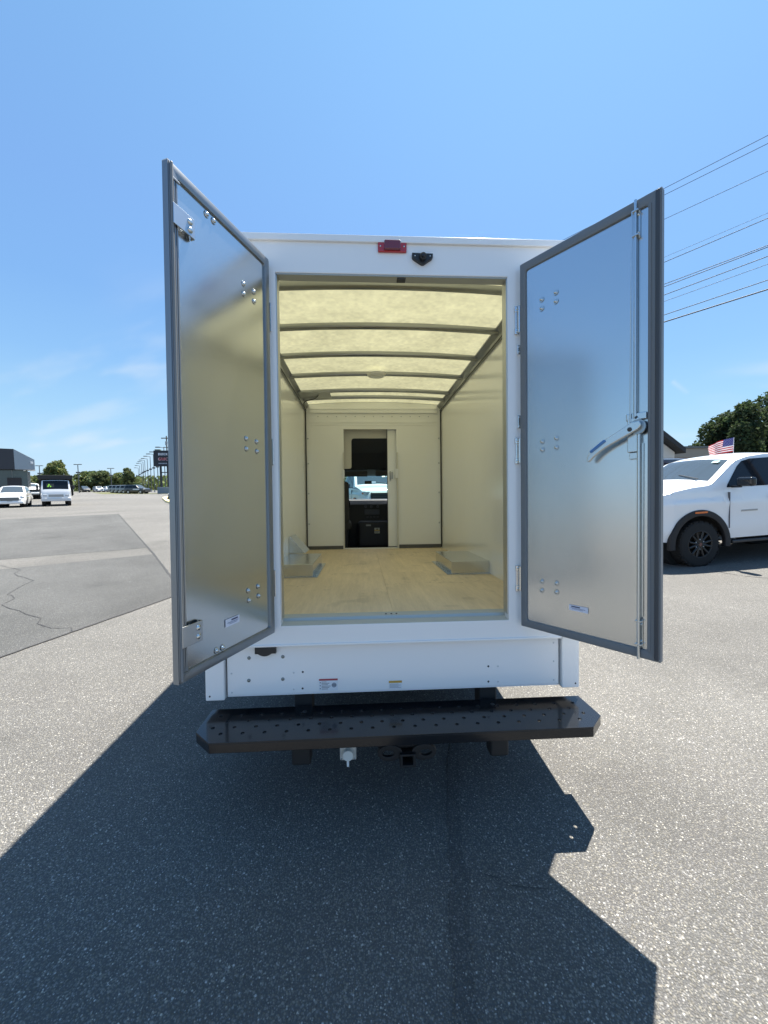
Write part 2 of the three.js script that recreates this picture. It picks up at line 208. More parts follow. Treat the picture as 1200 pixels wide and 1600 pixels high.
// rear frame
{ const g = extr([[-BW, -0.10], [BW, -0.10], [BW, 1.962], [BW - 0.02, 1.982], [-BW + 0.02, 1.982], [-BW, 1.962]], 0.056, [[[-OW, 0], [-OW, OH], [OW, OH], [OW, 0]]], 0.003); g.translate(0, 0, -0.059); const f = part('rear_frame', uvBox(g), white, truck, 'white rear door frame of the cargo box');
  part('drip_edge', bx(-BW - 0.006, BW + 0.006, 1.955, 1.988, 0.0005, 0.014, 0.002), white, f);
  part('frame_lip', bx(-BW + 0.11, BW - 0.11, -0.106, -0.094, -0.02, 0.006, 0.003), white, f);
  const jm = std(0.42, 0.43, 0.40, 0.45, 0.4);
  part('lintel_channel', bx(-OW + 0.004, OW - 0.004, OH - 0.008, OH - 0.0005, -0.062, -0.004), jm, f);
  for (const s of [-1, 1]) part('jamb_trim', bx(s * (OW - 0.005), s * (OW - 0.0005), 0.03, OH - 0.009, -0.066, -0.006), alu, f);
  part('door_stop', bx(0.022, 0.066, OH - 0.014, OH - 0.0085, -0.05, -0.012), darkGrey, f);
}
{ // sill: stepped aluminium threshold
  const g = extr([[0, -0.012], [0, 0.0], [-0.05, 0.004], [-0.075, 0.004], [-0.08, 0.018], [-0.13, 0.02], [-0.135, 0.006], [-0.205, 0.004], [-0.21, -0.012]].map(([z, y]) => [-z, y]), 1.86, [], 0.0015); g.rotateY(Math.PI / 2); g.translate(-0.93, 0, -0.062 + 0.06);
  const s = part('door_sill', toCreasedNormals(g, 0.3), std(0.5, 0.53, 0.52, 0.6, 0.2)); for (const x of [-0.05, -0.02, 0.008]) part('screw', new THREE.SphereGeometry(0.006, 8, 5).scale(1, 0.4, 1).translate(x, 0.021, -0.105), darkGrey, s);
}
// floor sheets
for (const [x0, x1, z0, z1] of [[-0.96, -0.0004, -3.548, -0.212], [0.0004, 0.96, -3.548, -0.212]]) part('floor_sheet', uvBox(bx(x0, x1, -0.032, -0.0105, z0, z1, 0.0008), 1.6), ply);
part('floor_pan', bx(-0.97, 0.97, -0.10, -0.034, -3.62, -0.063), chassis);
// bulkhead with the cab doorway
{ const g = extr([[-0.9595, -0.03], [0.9595, -0.03], [0.9595, 2.045], [0.4, 2.076], [-0.4, 2.076], [-0.9595, 2.045]], 0.03, [[[-0.427, 0.004], [-0.427, 1.682], [0.318, 1.682], [0.318, 0.004]]]); g.translate(0, 0, -3.58); const b = part('bulkhead', uvBox(g), frp, truck, 'cream front wall of the cargo box with a cab doorway');
  part('base_trim', bx(-0.957, -0.45, -0.012, 0.038, -3.5495, -3.541), std(0.12, 0.12, 0.11, 0.5, 0.5), b); part('base_trim', bx(0.345, 0.945, -0.012, 0.042, -3.5495, -3.541), std(0.12, 0.12, 0.11, 0.5, 0.5), b);
  for (const [y0, y1, d] of [[1.905, 1.945, 0.02], [1.955, 1.985, 0.012], [1.77, 1.80, 0.004], [1.735, 1.745, 0.003]]) part('head_trim', bx(-0.9, 0.9, y0, y1, -3.5495, -3.5495 + d, 0.003), frp, b);
  for (const s of [-1, 1]) { part('corner_trim', bx(s * 0.945, s * 0.957, 0.0, 1.93, -3.549, -3.53), std(0.03, 0.03, 0.028, 0.6), b); for (const y of [0.35, 0.78, 1.2, 1.55]) part('rivet', new THREE.SphereGeometry(0.012, 8, 5).scale(1, 1, 0.5).translate(s * 0.925, y, -3.548), alu, b); }
  for (let i = -6; i <= 6; i++) part('rivet', new THREE.SphereGeometry(0.008, 8, 5).scale(1, 1, 0.5).translate(i * 0.13, 1.86, -3.548), alu, b);
  for (const [p, q] of [[-0.44, -0.4275], [0.3185, 0.336]]) part('door_jamb', bx(p, q, 0.0, 1.35, -3.549, -3.52), std(0.68, 0.66, 0.58, 0.35), b);
  part('strike_plate', bx(0.286, 0.338, 0.985, 1.117, -3.519, -3.505, 0.006), std(0.8, 0.82, 0.84, 0.3), b); part('strike_plate', bx(-0.452, -0.418, 0.98, 1.11, -3.519, -3.505, 0.006), std(0.8, 0.82, 0.84, 0.3), b);
}
{ const d = part('sliding_door', bx(0.192, 0.6, 0.01, 1.70, -3.63, -3.605, 0.004), frp, truck, 'cream sliding door standing half open in the bulkhead'); part('door_edge', bx(0.186, 0.1915, 0.01, 1.70, -3.634, -3.60), darkGrey, d); part('latch', [bx(0.222, 0.236, 0.96, 1.09, -3.604, -3.585, 0.004), bx(0.25, 0.262, 0.98, 1.08, -3.604, -3.59, 0.003)], std(0.3, 0.3, 0.29, 0.35, 0.8), d); }
{ // cab back panel: a cream frame with a rounded corner
  const s = new THREE.Shape(); s.moveTo(-0.62, 1.72); s.lineTo(0.62, 1.72); s.lineTo(0.62, 1.573); s.lineTo(-0.285, 1.573); s.quadraticCurveTo(-0.32, 1.573, -0.322, 1.53); s.lineTo(-0.325, 1.165); s.quadraticCurveTo(-0.327, 1.136, -0.36, 1.136); s.lineTo(-0.62, 1.136); s.closePath();
  const g = extr(s, 0.02, [], 0.004); g.translate(0, 0, -3.69); part('cab_opening_trim', g, cream);
}
// wheel boxes
for (const s of [-1, 1]) {
  const b = part('wheel_box', uvBox(bx(s * 0.612, s * 0.9595, -0.011, 0.105, -2.17, -1.42, 0.004)), galv, truck, s < 0 ? 'galvanised wheel box by the left wall' : 'galvanised wheel box by the right wall');
  part('flange', [bx(s * 0.57, s * 0.611, -0.0095, -0.004, -2.19, -1.40), bx(s * 0.57, s * 0.9595, -0.0095, -0.0045, -1.419, -1.385)], galv, b);
  for (const z of [-1.5, -1.75, -2.0]) part('rivet', new THREE.SphereGeometry(0.008, 8, 5).scale(1, 0.5, 1).translate(s * 0.59, -0.004, z), zinc, b);
}
{ const g = extr([[-0.959, 0.106], [-0.79, 0.106], [-0.945, 0.285], [-0.959, 0.285]], 0.36, [], 0.003); g.translate(0, 0, -2.55); part('filler_cover', g, galv, truck, 'triangular galvanised cover above the left wheel box'); }
{ const l = part('dome_light', new THREE.CylinderGeometry(0.105, 0.09, 0.02, 32).translate(-0.008, 2.005, -2.21), std(0.8, 0.79, 0.72, 0.4), truck, 'round cargo light on the fourth roof bow'); part('lens', new THREE.SphereGeometry(0.075, 24, 8, 0, Math.PI * 2, Math.PI / 2, Math.PI / 2).scale(1, 0.2, 1).translate(-0.008, 1.9945, -2.21), std(0.86, 0.86, 0.8, 0.2), l); }
{ const p = part('wiring_cover', bx(-0.94, -0.545, 1.962, 1.972, -3.0, -2.72, 0.003), bowMat); part('cable', new THREE.TubeGeometry(new THREE.CatmullRomCurve3([[-0.94, 1.95, -3.5], [-0.93, 1.92, -3.3], [-0.9, 1.945, -3.1], [-0.75, 1.95, -2.95], [-0.7, 1.957, -2.85]].map((p) => new THREE.Vector3(...p))), 20, 0.006, 6), blackPlastic, p); }

// lower rear: skirt, corner posts, fittings
{ const g = bx(-0.884, 0.884, -0.366, -0.107, -0.05, -0.03, 0.003); const sk = part('rear_skirt', g, white, truck, 'white panel below the doors with bolts and stickers');
  part('bottom_flange', bx(-0.884, 0.884, -0.372, -0.3665, -0.09, -0.032), white, sk);
  const hole = (x, y, r, m) => part('bolt_head', new THREE.SphereGeometry(r, 10, 6).scale(1, 1, 0.55).translate(x, y, -0.03), m, sk);
  for (const [x, y] of [[-0.771, -0.171], [-0.597, -0.17], [-0.774, -0.289], [-0.599, -0.288]]) hole(x, y, 0.0095, std(0.25, 0.27, 0.26, 0.4, 0.6));
  for (const [x, y] of [[-0.495, -0.254], [-0.497, -0.341], [0.495, -0.257], [0.495, -0.34]]) hole(x, y, 0.0055, darkGrey);
  for (const [x, y] of [[-0.542, -0.256], [-0.543, -0.344], [0.548, -0.259], [0.548, -0.342], [0.856, -0.139], [0.856, -0.241], [0.856, -0.343], [-0.862, -0.25], [-0.862, -0.35]]) hole(x, y, 0.005, std(0.6, 0.62, 0.63, 0.4));
  const lic = extr((() => { const s = new THREE.Shape(); s.moveTo(-0.736, -0.113); s.lineTo(-0.629, -0.113); s.lineTo(-0.629, -0.145); s.lineTo(-0.65, -0.145); s.quadraticCurveTo(-0.686, -0.172, -0.722, -0.145); s.lineTo(-0.736, -0.145); s.closePath(); return s; })(), 0.02, [], 0.002); lic.translate(0, 0, -0.031); const l = part('plate_lamp', lic, blackPlastic, sk, 'small black licence plate lamp'); 
  const lab1 = canvasTex(256, 168, (c, w, h) => { c.fillStyle = '#dfe4ea'; c.fillRect(0, 0, w, h); c.fillStyle = '#a8434c'; c.fillRect(0, 0, w, 26); c.fillStyle = '#555c66'; for (let k = 0; k < 6; k++) c.fillRect(34, 40 + k * 20, 70 + (k * 37) % 56, 7); c.fillRect(10, 46, 14, 14); c.fillRect(10, 88, 14, 14); c.fillRect(10, 130, 14, 14); c.beginPath(); c.arc(206, 92, 34, 0, 7); c.fillStyle = '#8f98a5'; c.fill(); c.fillStyle = '#646c78'; c.fillRect(176, 80, 60, 6); c.fillRect(176, 96, 60, 6); });
  const lab2 = canvasTex(192, 128, (c, w, h) => { c.fillStyle = '#dfe4ea'; c.fillRect(0, 0, w, h); c.fillStyle = '#c39a3a'; c.fillRect(0, 0, w, 34); c.fillStyle = '#6b7078'; for (let k = 0; k < 4; k++) c.fillRect(10, 50 + k * 18, w - 60 + (k % 2) * 34, 6); });
  const pl = (x0, x1, y0, y1, t, name, label) => { const m = std(1, 1, 1, 0.4); m.map = t; const q = new THREE.PlaneGeometry(x1 - x0, y1 - y0).translate((x0 + x1) / 2, (y0 + y1) / 2, -0.0285); part(name, q, m, sk, label); };
  pl(-0.411, -0.313, -0.357, -0.294, lab1, 'warning_sticker', 'white safety sticker with a red header'); pl(-0.043, 0.027, -0.36, -0.317, lab2, 'warning_sticker', 'white safety sticker with a yellow header');
}
for (const s of [-1, 1]) { const p = part('corner_post', bx(s * 0.893, s * 0.9895, -0.382, -0.1005, -0.10, -0.012, 0.006), white, truck, s < 0 ? 'white lower corner post at the left' : 'white lower corner post at the right'); part('screw', new THREE.SphereGeometry(0.005, 8, 5).scale(1, 1, 0.5).translate(s * 0.968, -0.358, -0.012), darkGrey, p); }
// clearance lamp and reversing camera
{ const l = part('clearance_lamp', bx(-0.0775, 0.07, 1.908, 1.968, 0.0, 0.012, 0.005), redLens, truck, 'red clearance lamp above the doors'); part('lens', bx(-0.045, 0.038, 1.914, 1.963, 0.0125, 0.026, 0.006), redDark, l); for (const x of [-0.064, 0.056]) part('screw', new THREE.SphereGeometry(0.005, 8, 5).translate(x, 1.935, 0.0125), zinc, l); }
{ const s = new THREE.Shape(); s.moveTo(0.097, 1.903); s.lineTo(0.204, 1.901); s.lineTo(0.204, 1.884); s.quadraticCurveTo(0.2, 1.874, 0.185, 1.867); s.lineTo(0.16, 1.849); s.quadraticCurveTo(0.151, 1.844, 0.142, 1.849); s.lineTo(0.112, 1.868); s.quadraticCurveTo(0.097, 1.876, 0.097, 1.886); s.closePath(); const g = extr(s, 0.016, [], 0.003); g.translate(0, 0, 0.001); const c = part('reversing_camera', g, blackPlastic, truck, 'black reversing camera above the doors'); part('camera_body', cyl(0.019, 0.016, [0.15, 1.884, 0.017], [0.15, 1.872, 0.045], 16), blackPlastic, c); part('lens', new THREE.SphereGeometry(0.009, 12, 8).translate(0.15, 1.871, 0.046), std(0.01, 0.012, 0.02, 0.05), c); for (const x of [0.112, 0.189]) part('screw', new THREE.SphereGeometry(0.0042, 8, 5).translate(x, 1.887, 0.018), zinc, c); }
// step bumper: octagonal tread plate with punched holes and turned-down edges
{ const Y = -0.439, o = 0.016; const oct = [[-0.9798, -0.036], [0.9798, -0.036], [0.9815, 0.168], [0.888, 0.262], [-0.888, 0.262], [-0.9815, 0.168]].map(([x, z]) => [x + o, z]);
  const rows = [[0.036, 0.924], [0.087, 0.8765], [0.139, 0.924], [0.191, 0.8765]]; const holes = [];
  for (const [z, x0] of rows) for (let k = 0; k < 19; k++) { const x = x0 - k * 0.1012; if (x < -0.93) break; const p = new THREE.Path(); p.absarc(x, z, 0.0082, 0, Math.PI * 2, true); holes.push(p); }
  const sh = shapeOf(oct, holes); const g = extr(sh, 0.005, [], 0.0012, 5); g.rotateX(Math.PI / 2); g.translate(0, Y, 0);
  const b = part('step_bumper', g, blackGloss, truck, 'glossy black step bumper with a punched tread plate');
  for (let i = 0; i < 6; i++) { const a = oct[i], c = oct[(i + 1) % 6], dx = c[0] - a[0], dz = c[1] - a[1], L = Math.hypot(dx, dz); const w = new RoundedBoxGeometry(L, 0.042, 0.005, 1, 0.002); w.rotateY(-Math.atan2(dz, dx)); w.translate((a[0] + c[0]) / 2 + dz / L * -0.0035, Y - 0.027, (a[1] + c[1]) / 2 + dx / L * 0.0035 * 1); part('bumper_edge', w, blackGloss, b); }
  const ring = new THREE.TorusGeometry(0.0095, 0.0014, 5, 12).rotateX(Math.PI / 2); const lugs = []; for (const [z, x0] of rows) for (let k = 0; k < 19; k++) { const x = x0 - k * 0.1012; if (x < -0.93) break; lugs.push([x, z]); }
  for (const [x, z] of lugs) part('tread_lug', ring.clone().translate(x, Y + 0.0008, z), blackGloss, b);
  part('carriage_bolt', [-0.48, 0.5].map((x) => new THREE.SphereGeometry(0.012, 10, 6).scale(1, 0.35, 1).translate(x, Y + 0.001, 0.02)), chassis, b);
}
for (const [x0, x1] of [[-0.545, -0.452], [0.455, 0.548]]) { part('bumper_bracket', [bx(x0, x1, -0.50, -0.20, -0.16, -0.06, 0.006), bx(x0 + 0.01, x1 - 0.01, -0.515, -0.47, -0.12, 0.2, 0.004), bx(x0 + 0.008, x1 + 0.01, -0.668, -0.515, 0.02, 0.10, 0.012)], chassis); }
{ const h = part('tow_hitch', [bx(-0.115, 0.175, -0.60, -0.49, 0.04, 0.112, 0.02), bx(-0.60, 0.62, -0.58, -0.52, -0.06, 0.02, 0.01)], chassis, truck, 'black receiver hitch under the bumper'); 
  const tube = shapeOf([[-0.038, -0.032], [0.038, -0.032], [0.038, 0.032], [-0.038, 0.032]], [[[-0.026, -0.022], [-0.026, 0.022], [0.026, 0.022], [0.026, -0.022]]]); const g = extr(tube, 0.2, [], 0.002); g.translate(0.037, -0.64, -0.06); part('receiver_tube', g, chassis, h);
  for (const s of [-1, 1]) { const q = new THREE.Shape(); q.absellipse(0, 0, 0.062, 0.04, 0, Math.PI * 2); const hl = new THREE.Path(); hl.absellipse(s * 0.008, -0.002, 0.03, 0.016, 0, Math.PI * 2, true); q.holes.push(hl); const t = extr(q, 0.014, [], 0.003, 10); t.translate(0.035 + s * 0.085, -0.612, 0.105); part('chain_plate', t, chassis, h); } }
{ const c = part('trailer_socket', bx(-0.292, -0.214, -0.583, -0.491, 0.192, 0.202, 0.008), std(0.5, 0.52, 0.50, 0.4, 0.4), truck, 'grey trailer wiring socket hanging below the bumper'); part('socket_cap', cyl(0.026, 0.024, [-0.253, -0.55, 0.203], [-0.253, -0.55, 0.222], 20), std(0.58, 0.6, 0.57, 0.42), c); part('hinge_bar', bx(-0.273, -0.233, -0.517, -0.506, 0.2025, 0.214, 0.003), std(0.28, 0.33, 0.36, 0.4, 0.5), c); part('cap_tab', cyl(0.006, 0.006, [-0.254, -0.578, 0.208], [-0.254, -0.606, 0.208], 10), std(0.7, 0.75, 0.76, 0.3), c); part('bracket', bx(-0.285, -0.221, -0.52, -0.49, 0.15, 0.191), chassis, c); for (const [x, y] of [[-0.284, -0.5], [-0.222, -0.5], [-0.284, -0.574], [-0.222, -0.574]]) part('screw', new THREE.SphereGeometry(0.0045, 8, 5).translate(x, y, 0.2025), zinc, c); }
// chassis and running gear
for (const s of [-1, 1]) part('frame_rail', bx(s * 0.42, s * 0.5, -0.36, -0.16, -6.0, -0.16), chassis);
part('cross_member', bx(-0.42, 0.42, -0.33, -0.2, -0.42, -0.34), chassis); part('fuel_tank', bx(-0.36, 0.36, -0.46, -0.2, -1.25, -0.6, 0.05), chassis);
part('rear_axle', [cyl(0.07, 0.07, [-0.8, -0.42, -1.78], [0.8, -0.42, -1.78]), new THREE.SphereGeometry(0.18, 16, 10).translate(0, -0.42, -1.78)], chassis);
const tyreGeo = (r, w) => { const p = [[r * 0.58, -w * 0.5], [r * 0.9, -w * 0.52], [r * 0.985, -w * 0.42], [r, -w * 0.3], [r, w * 0.3], [r * 0.985, w * 0.42], [r * 0.9, w * 0.52], [r * 0.58, w * 0.5], [r * 0.58, -w * 0.5]].map(([x, y]) => new THREE.Vector2(x, y)); return new THREE.LatheGeometry(p, 40); };
for (const [x, z, y] of [[-0.86, -1.78, -0.42], [-0.64, -1.78, -0.42], [0.64, -1.78, -0.42], [0.86, -1.78, -0.42], [-0.84, -5.25, -0.245], [0.84, -5.25, -0.245]]) { const t = part('wheel', tyreGeo(0.372, 0.2).rotateZ(Math.PI / 2).translate(x, y, z), rubber); part('rim', cyl(0.215, 0.215, [x - 0.07, y, z], [x + 0.07, y, z], 24), std(0.5, 0.5, 0.5, 0.4, 0.8), t); }
// hinges and keepers on the frame, right side
for (const [y0, y1] of [[1.50, 1.645], [0.826, 0.961], [0.155, 0.292]]) { const h = part('hinge', [bx(0.632, 0.655, y1 - 0.03, y1, 0.001, 0.012, 0.003), bx(0.632, 0.655, y0, y0 + 0.03, 0.001, 0.012, 0.003), bx(0.636, 0.645, y0 + 0.02, y1 - 0.02, 0.001, 0.009)], stainless); part('hinge_pin', cyl(0.008, 0.008, [0.653, y0 + 0.005, 0.02], [0.653, y1 - 0.005, 0.02], 10), stainless, h); for (const y of [y0 + 0.014, y1 - 0.014]) part('bolt_head', new THREE.SphereGeometry(0.0065, 8, 6).scale(1, 1, 0.6).translate(0.643, y, 0.012), zinc, h); }
for (const [y0, y1] of [[1.395, 1.445], [1.01, 1.08]]) { const h = part('door_clip', bx(0.645, 0.664, y0, y1, 0.001, 0.014, 0.004), stainless); for (const y of [y0 + 0.012, y1 - 0.012]) part('bolt_head', new THREE.SphereGeometry(0.005, 8, 6).translate(0.654, y, 0.014), zinc, h); }
for (const [y0, y1] of [[1.50, 1.645], [0.826, 0.961], [0.155, 0.292]]) { const h = part('hinge', bx(-0.652, -0.62, y0, y1, 0.001, 0.009, 0.003), stainless); part('hinge_pin', cyl(0.008, 0.008, [-0.638, y0 + 0.005, 0.016], [-0.638, y1 - 0.005, 0.016], 10), stainless, h); }

// rear doors: built flat (u across from the hinge, y up, w = inner face +, outside -), then swung
const labelTex = canvasTex(256, 96, (c, w, h) => { c.fillStyle = '#dfe3f2'; c.fillRect(0, 0, w, h); c.fillStyle = '#2f3a63'; c.fillRect(30, 16, 120, 20); c.fillStyle = '#7b86a8'; c.fillRect(20, 46, 200, 10); c.fillRect(40, 64, 150, 8); });
function doorPart(M) { return (name, g, mat, parent, label) => { const a = (Array.isArray(g) ? g : [g]).map((q) => q.clone().applyMatrix4(M)); return part(name, a, mat, parent, label); }; }
function makeDoor(side) {
  const th = side > 0 ? 0.974 : 1.2076, W = side > 0 ? 0.622 : 0.603, xh = side > 0 ? 0.6571 : -0.6277, B = -0.019, Tp = 1.842;
  const u = new THREE.Vector3(side * Math.cos(th), 0, Math.sin(th)), n = new THREE.Vector3(-side * Math.sin(th), 0, Math.cos(th)), up = new THREE.Vector3(0, 1, 0);
  const M = new THREE.Matrix4().makeBasis(u, up, n).setPosition(xh, 0, 0.03);
  const flip = new THREE.Vector3().crossVectors(u, up).dot(n) < 0; const dp0 = doorPart(M);
  const dp = (name, g, mat, parent, label) => { const a = (Array.isArray(g) ? g : [g]).map((q) => { q = q.clone(); if (flip) { q = q.index ? q.toNonIndexed() : q; for (const k of Object.keys(q.attributes)) { const at = q.attributes[k], s = at.itemSize; for (let i = 0; i < at.count; i += 3) for (let c = 0; c < s; c++) { const t = at.array[(i + 1) * s + c]; at.array[(i + 1) * s + c] = at.array[(i + 2) * s + c]; at.array[(i + 2) * s + c] = t; } } } return q; }); return dp0(name, a, mat, parent, label); };
  const slab = uvBox(bx(0.004, W - 0.006, B + 0.004, Tp - 0.004, -0.0195, -0.004)); const d = dp('rear_door', slab, white, truck, side > 0 ? 'right rear door with a galvanised inner face, latch rods and lever' : 'left rear door with a galvanised inner face and two keeper plates');
  const rr = (x0, x1, y0, y1, r) => { const s = new THREE.Shape(); s.moveTo(x0 + r, y0); s.lineTo(x1 - r, y0); s.quadraticCurveTo(x1, y0, x1, y0 + r); s.lineTo(x1, y1 - r); s.quadraticCurveTo(x1, y1, x1 - r, y1); s.lineTo(x0 + r, y1); s.quadraticCurveTo(x0, y1, x0, y1 - r); s.lineTo(x0, y0 + r); s.quadraticCurveTo(x0, y0, x0 + r, y0); return s; };
  const inX0 = side > 0 ? 0.031 : 0.036, inX1 = side > 0 ? 0.578 : 0.566, inY0 = B + 0.034, inY1 = Tp - 0.04;
  // sheet inner face: slightly buckled, as thin sheet is
  { const nu = 20, nv = 50, pos = [], uv = [], idx = []; for (let j = 0; j <= nv; j++) for (let i = 0; i <= nu; i++) { const x = inX0 - 0.01 + (inX1 - inX0 + 0.02) * i / nu, y = inY0 - 0.01 + (inY1 - inY0 + 0.02) * j / nv; pos.push(x, y, -0.0005 - 0.0025 * (fbm(x * 2.2 + side * 9, y * 1.6, 101, 2))); uv.push(x, y); } for (let j = 0; j < nv; j++) for (let i = 0; i < nu; i++) { const a = j * (nu + 1) + i; idx.push(a, a + 1, a + nu + 1, a + 1, a + nu + 2, a + nu + 1); } const g = new THREE.BufferGeometry(); g.setAttribute('position', new THREE.Float32BufferAttribute(pos, 3)); g.setAttribute('uv', new THREE.Float32BufferAttribute(uv, 2)); g.setIndex(idx); g.computeVertexNormals(); dp('inner_panel', g, galv, d, 'galvanised inner skin of the door'); }
  { const s = rr(0, W - 0.001, B, Tp, 0.012); s.holes.push(new THREE.Path(rr(inX0, inX1, inY0, inY1, 0.012).getPoints(4))); const g = extr(s, 0.006, [], 0.002); g.translate(0, 0, -0.001); dp('edge_frame', toCreasedNormals(g, 0.6), side > 0 ? gasket : doorEdge, d, 'grey frame round the inner skin'); }
  for (const [g, m] of [[bx(-0.002, W + 0.002, Tp, Tp + 0.003, -0.022, 0.003), std(0.62, 0.63, 0.63, 0.45, 0.15)], [bx(-0.002, W + 0.002, B - 0.003, B, -0.022, 0.003), doorEdge], [bx(W - 0.001, W + 0.002, B, Tp, -0.022, 0.003), side > 0 ? gasket : doorEdge], [bx(-0.003, 0.001, B, Tp, -0.022, 0.003), doorEdge]]) dp('door_rim', g, m, d);
  if (side > 0) { dp('outer_seal', [bx(W - 0.017, W - 0.002, B + 0.004, Tp - 0.003, 0.0065, 0.013, 0.004)], std(0.055, 0.06, 0.068, 0.5), d); dp('seal_bead', bx(inX1 + 0.002, inX1 + 0.012, inY0, inY1, 0.006, 0.010, 0.002), gasket, d); }
  else { for (const [a, b] of [[0.571, 0.577], [0.580, 0.586]]) dp('seal_bead', bx(a, b, B + 0.05, Tp - 0.06, 0.0065, 0.011, 0.002), doorEdge, d); dp('seal_bead', bx(0.591, 0.601, B + 0.004, Tp - 0.003, 0.0065, 0.016, 0.004), gasket, d); }
  const bolt = (x, y) => dp('bolt', [new THREE.CylinderGeometry(0.0125, 0.0135, 0.0025, 14).rotateX(Math.PI / 2).translate(x, y, 0.0012), new THREE.SphereGeometry(0.0085, 10, 6).scale(1, 1, 0.7).translate(x, y, 0.0025)], zinc, d);
  const lab = std(1, 1, 1, 0.35); lab.map = labelTex;
  if (side > 0) {
    for (const [x, y] of [[0.115, 1.622], [0.115, 1.578], [0.188, 1.625], [0.188, 1.583], [0.116, 0.924], [0.116, 0.883], [0.189, 0.93], [0.189, 0.886], [0.111, 0.228], [0.111, 0.183], [0.188, 0.23], [0.188, 0.187]]) bolt(x, y);
    dp('maker_sticker', new THREE.PlaneGeometry(0.088, 0.026).translate(0.296, 0.127, 0.0012), lab, d);
    dp('upper_rod', [cyl(0.0055, 0.0055, [0.535, 0.96, 0.013], [0.535, 1.842, 0.013], 10), bx(0.531, 0.541, 0.99, 1.69, 0.001, 0.006)], zinc, d); dp('link_wire', cyl(0.0028, 0.0028, [0.519, 0.945, 0.018], [0.5245, 1.80, 0.018], 8), zinc, d);
    for (const [x, y0, y1] of [[0.5365, 1.69, 1.806], [0.549, 0.026, 0.14]]) { dp('rod_guide', [bx(x - 0.013, x + 0.013, y0, y1, 0.0006, 0.003), bx(x - 0.012, x + 0.012, y1 - 0.012, y1 - 0.006, 0.003, 0.022, 0.001), bx(x - 0.012, x + 0.012, y0 + 0.006, y0 + 0.012, 0.003, 0.022, 0.001)], zinc, d); for (const y of [y0 + 0.022, y1 - 0.022]) dp('bolt', new THREE.SphereGeometry(0.006, 8, 6).translate(x + 0.006, y, 0.004), zinc, d); }
    dp('lower_rod', [cyl(0.0062, 0.0062, [0.5495, 0.9, 0.016], [0.5505, -0.024, 0.016], 10), bx(0.556, 0.563, 0.15, 0.86, 0.001, 0.006)], zinc, d);
    dp('latch_case', [bx(0.507, 0.55, 0.825, 0.965, 0.001, 0.016, 0.003), bx(0.50, 0.575, 0.955, 0.985, 0.001, 0.012, 0.004), bx(0.512, 0.546, 0.797, 0.824, 0.001, 0.008, 0.002)], zinc, d); dp('latch_rotor', cyl(0.03, 0.03, [0.549, 0.925, 0.017], [0.549, 0.925, 0.027], 24), std(0.34, 0.38, 0.41, 0.3, 1), d);
    { const s = new THREE.Shape(); s.moveTo(0.562, 0.945); s.lineTo(0.535, 0.944); s.lineTo(0.44, 0.892); s.quadraticCurveTo(0.40, 0.872, 0.372, 0.842); s.quadraticCurveTo(0.352, 0.822, 0.356, 0.802); s.quadraticCurveTo(0.362, 0.794, 0.372, 0.806); s.quadraticCurveTo(0.40, 0.838, 0.45, 0.862); s.lineTo(0.556, 0.912); s.quadraticCurveTo(0.572, 0.925, 0.562, 0.945); const g = extr(s, 0.01, [], 0.003); g.translate(0, 0, 0.032); const hd = dp('latch_lever', g, zinc, d, 'zinc plated latch lever'); dp('grip', bx(-0.038, 0.038, -0.006, 0.006, -0.005, 0.005, 0.004).rotateZ(0.62).translate(0.402, 0.861, 0.047), std(0.08, 0.22, 0.5, 0.4), d); dp('bolt', new THREE.SphereGeometry(0.0095, 10, 6).translate(0.527, 0.915, 0.044), darkGrey, d); dp('bolt', new THREE.SphereGeometry(0.0075, 10, 6).translate(0.538, 0.965, 0.012), darkGrey, d); }
  } else {
    for (const [x, y] of [[0.415, 1.781], [0.376, 1.781], [0.19, 1.625], [0.191, 1.58], [0.115, 1.628], [0.115, 1.583], [0.188, 0.929], [0.188, 0.882], [0.111, 0.926], [0.109, 0.88], [0.194, 0.233], [0.12, 0.238], [0.19, 0.187], [0.117, 0.192], [0.406, 0.032], [0.37, 0.032]]) bolt(x, y);
    dp('maker_sticker', new THREE.PlaneGeometry(0.09, 0.033).translate(0.309, 0.126, 0.0012), (() => { const l = lab.clone(); l.side = THREE.DoubleSide; return l; })(), d);
    for (const [y0, y1] of [[1.622, 1.695], [0.11, 0.187]]) { const pl = dp('keeper_plate', bx(0.502, 0.600, y0, y1, 0.017, 0.0205, 0.0015), std(0.5, 0.53, 0.56, 0.33, 1), d); dp('keeper_plate_side', bx(0.5, 0.504, y0, y1, 0.001, 0.018), zinc, d); for (const y of [y0 + 0.022, y1 - 0.022]) dp('bolt', [new THREE.SphereGeometry(0.0115, 10, 6).scale(1, 1, 0.7).translate(0.525, y, 0.0205)], zinc, d); }
    dp('seal_corner', [bx(0.56, 0.6, B + 0.028, B + 0.034, 0.0065, 0.014, 0.002), bx(0.56, 0.6, Tp - 0.06, Tp - 0.052, 0.0065, 0.014, 0.002)], doorEdge, d);
  }
  return d;
}
makeDoor(1); makeDoor(-1);
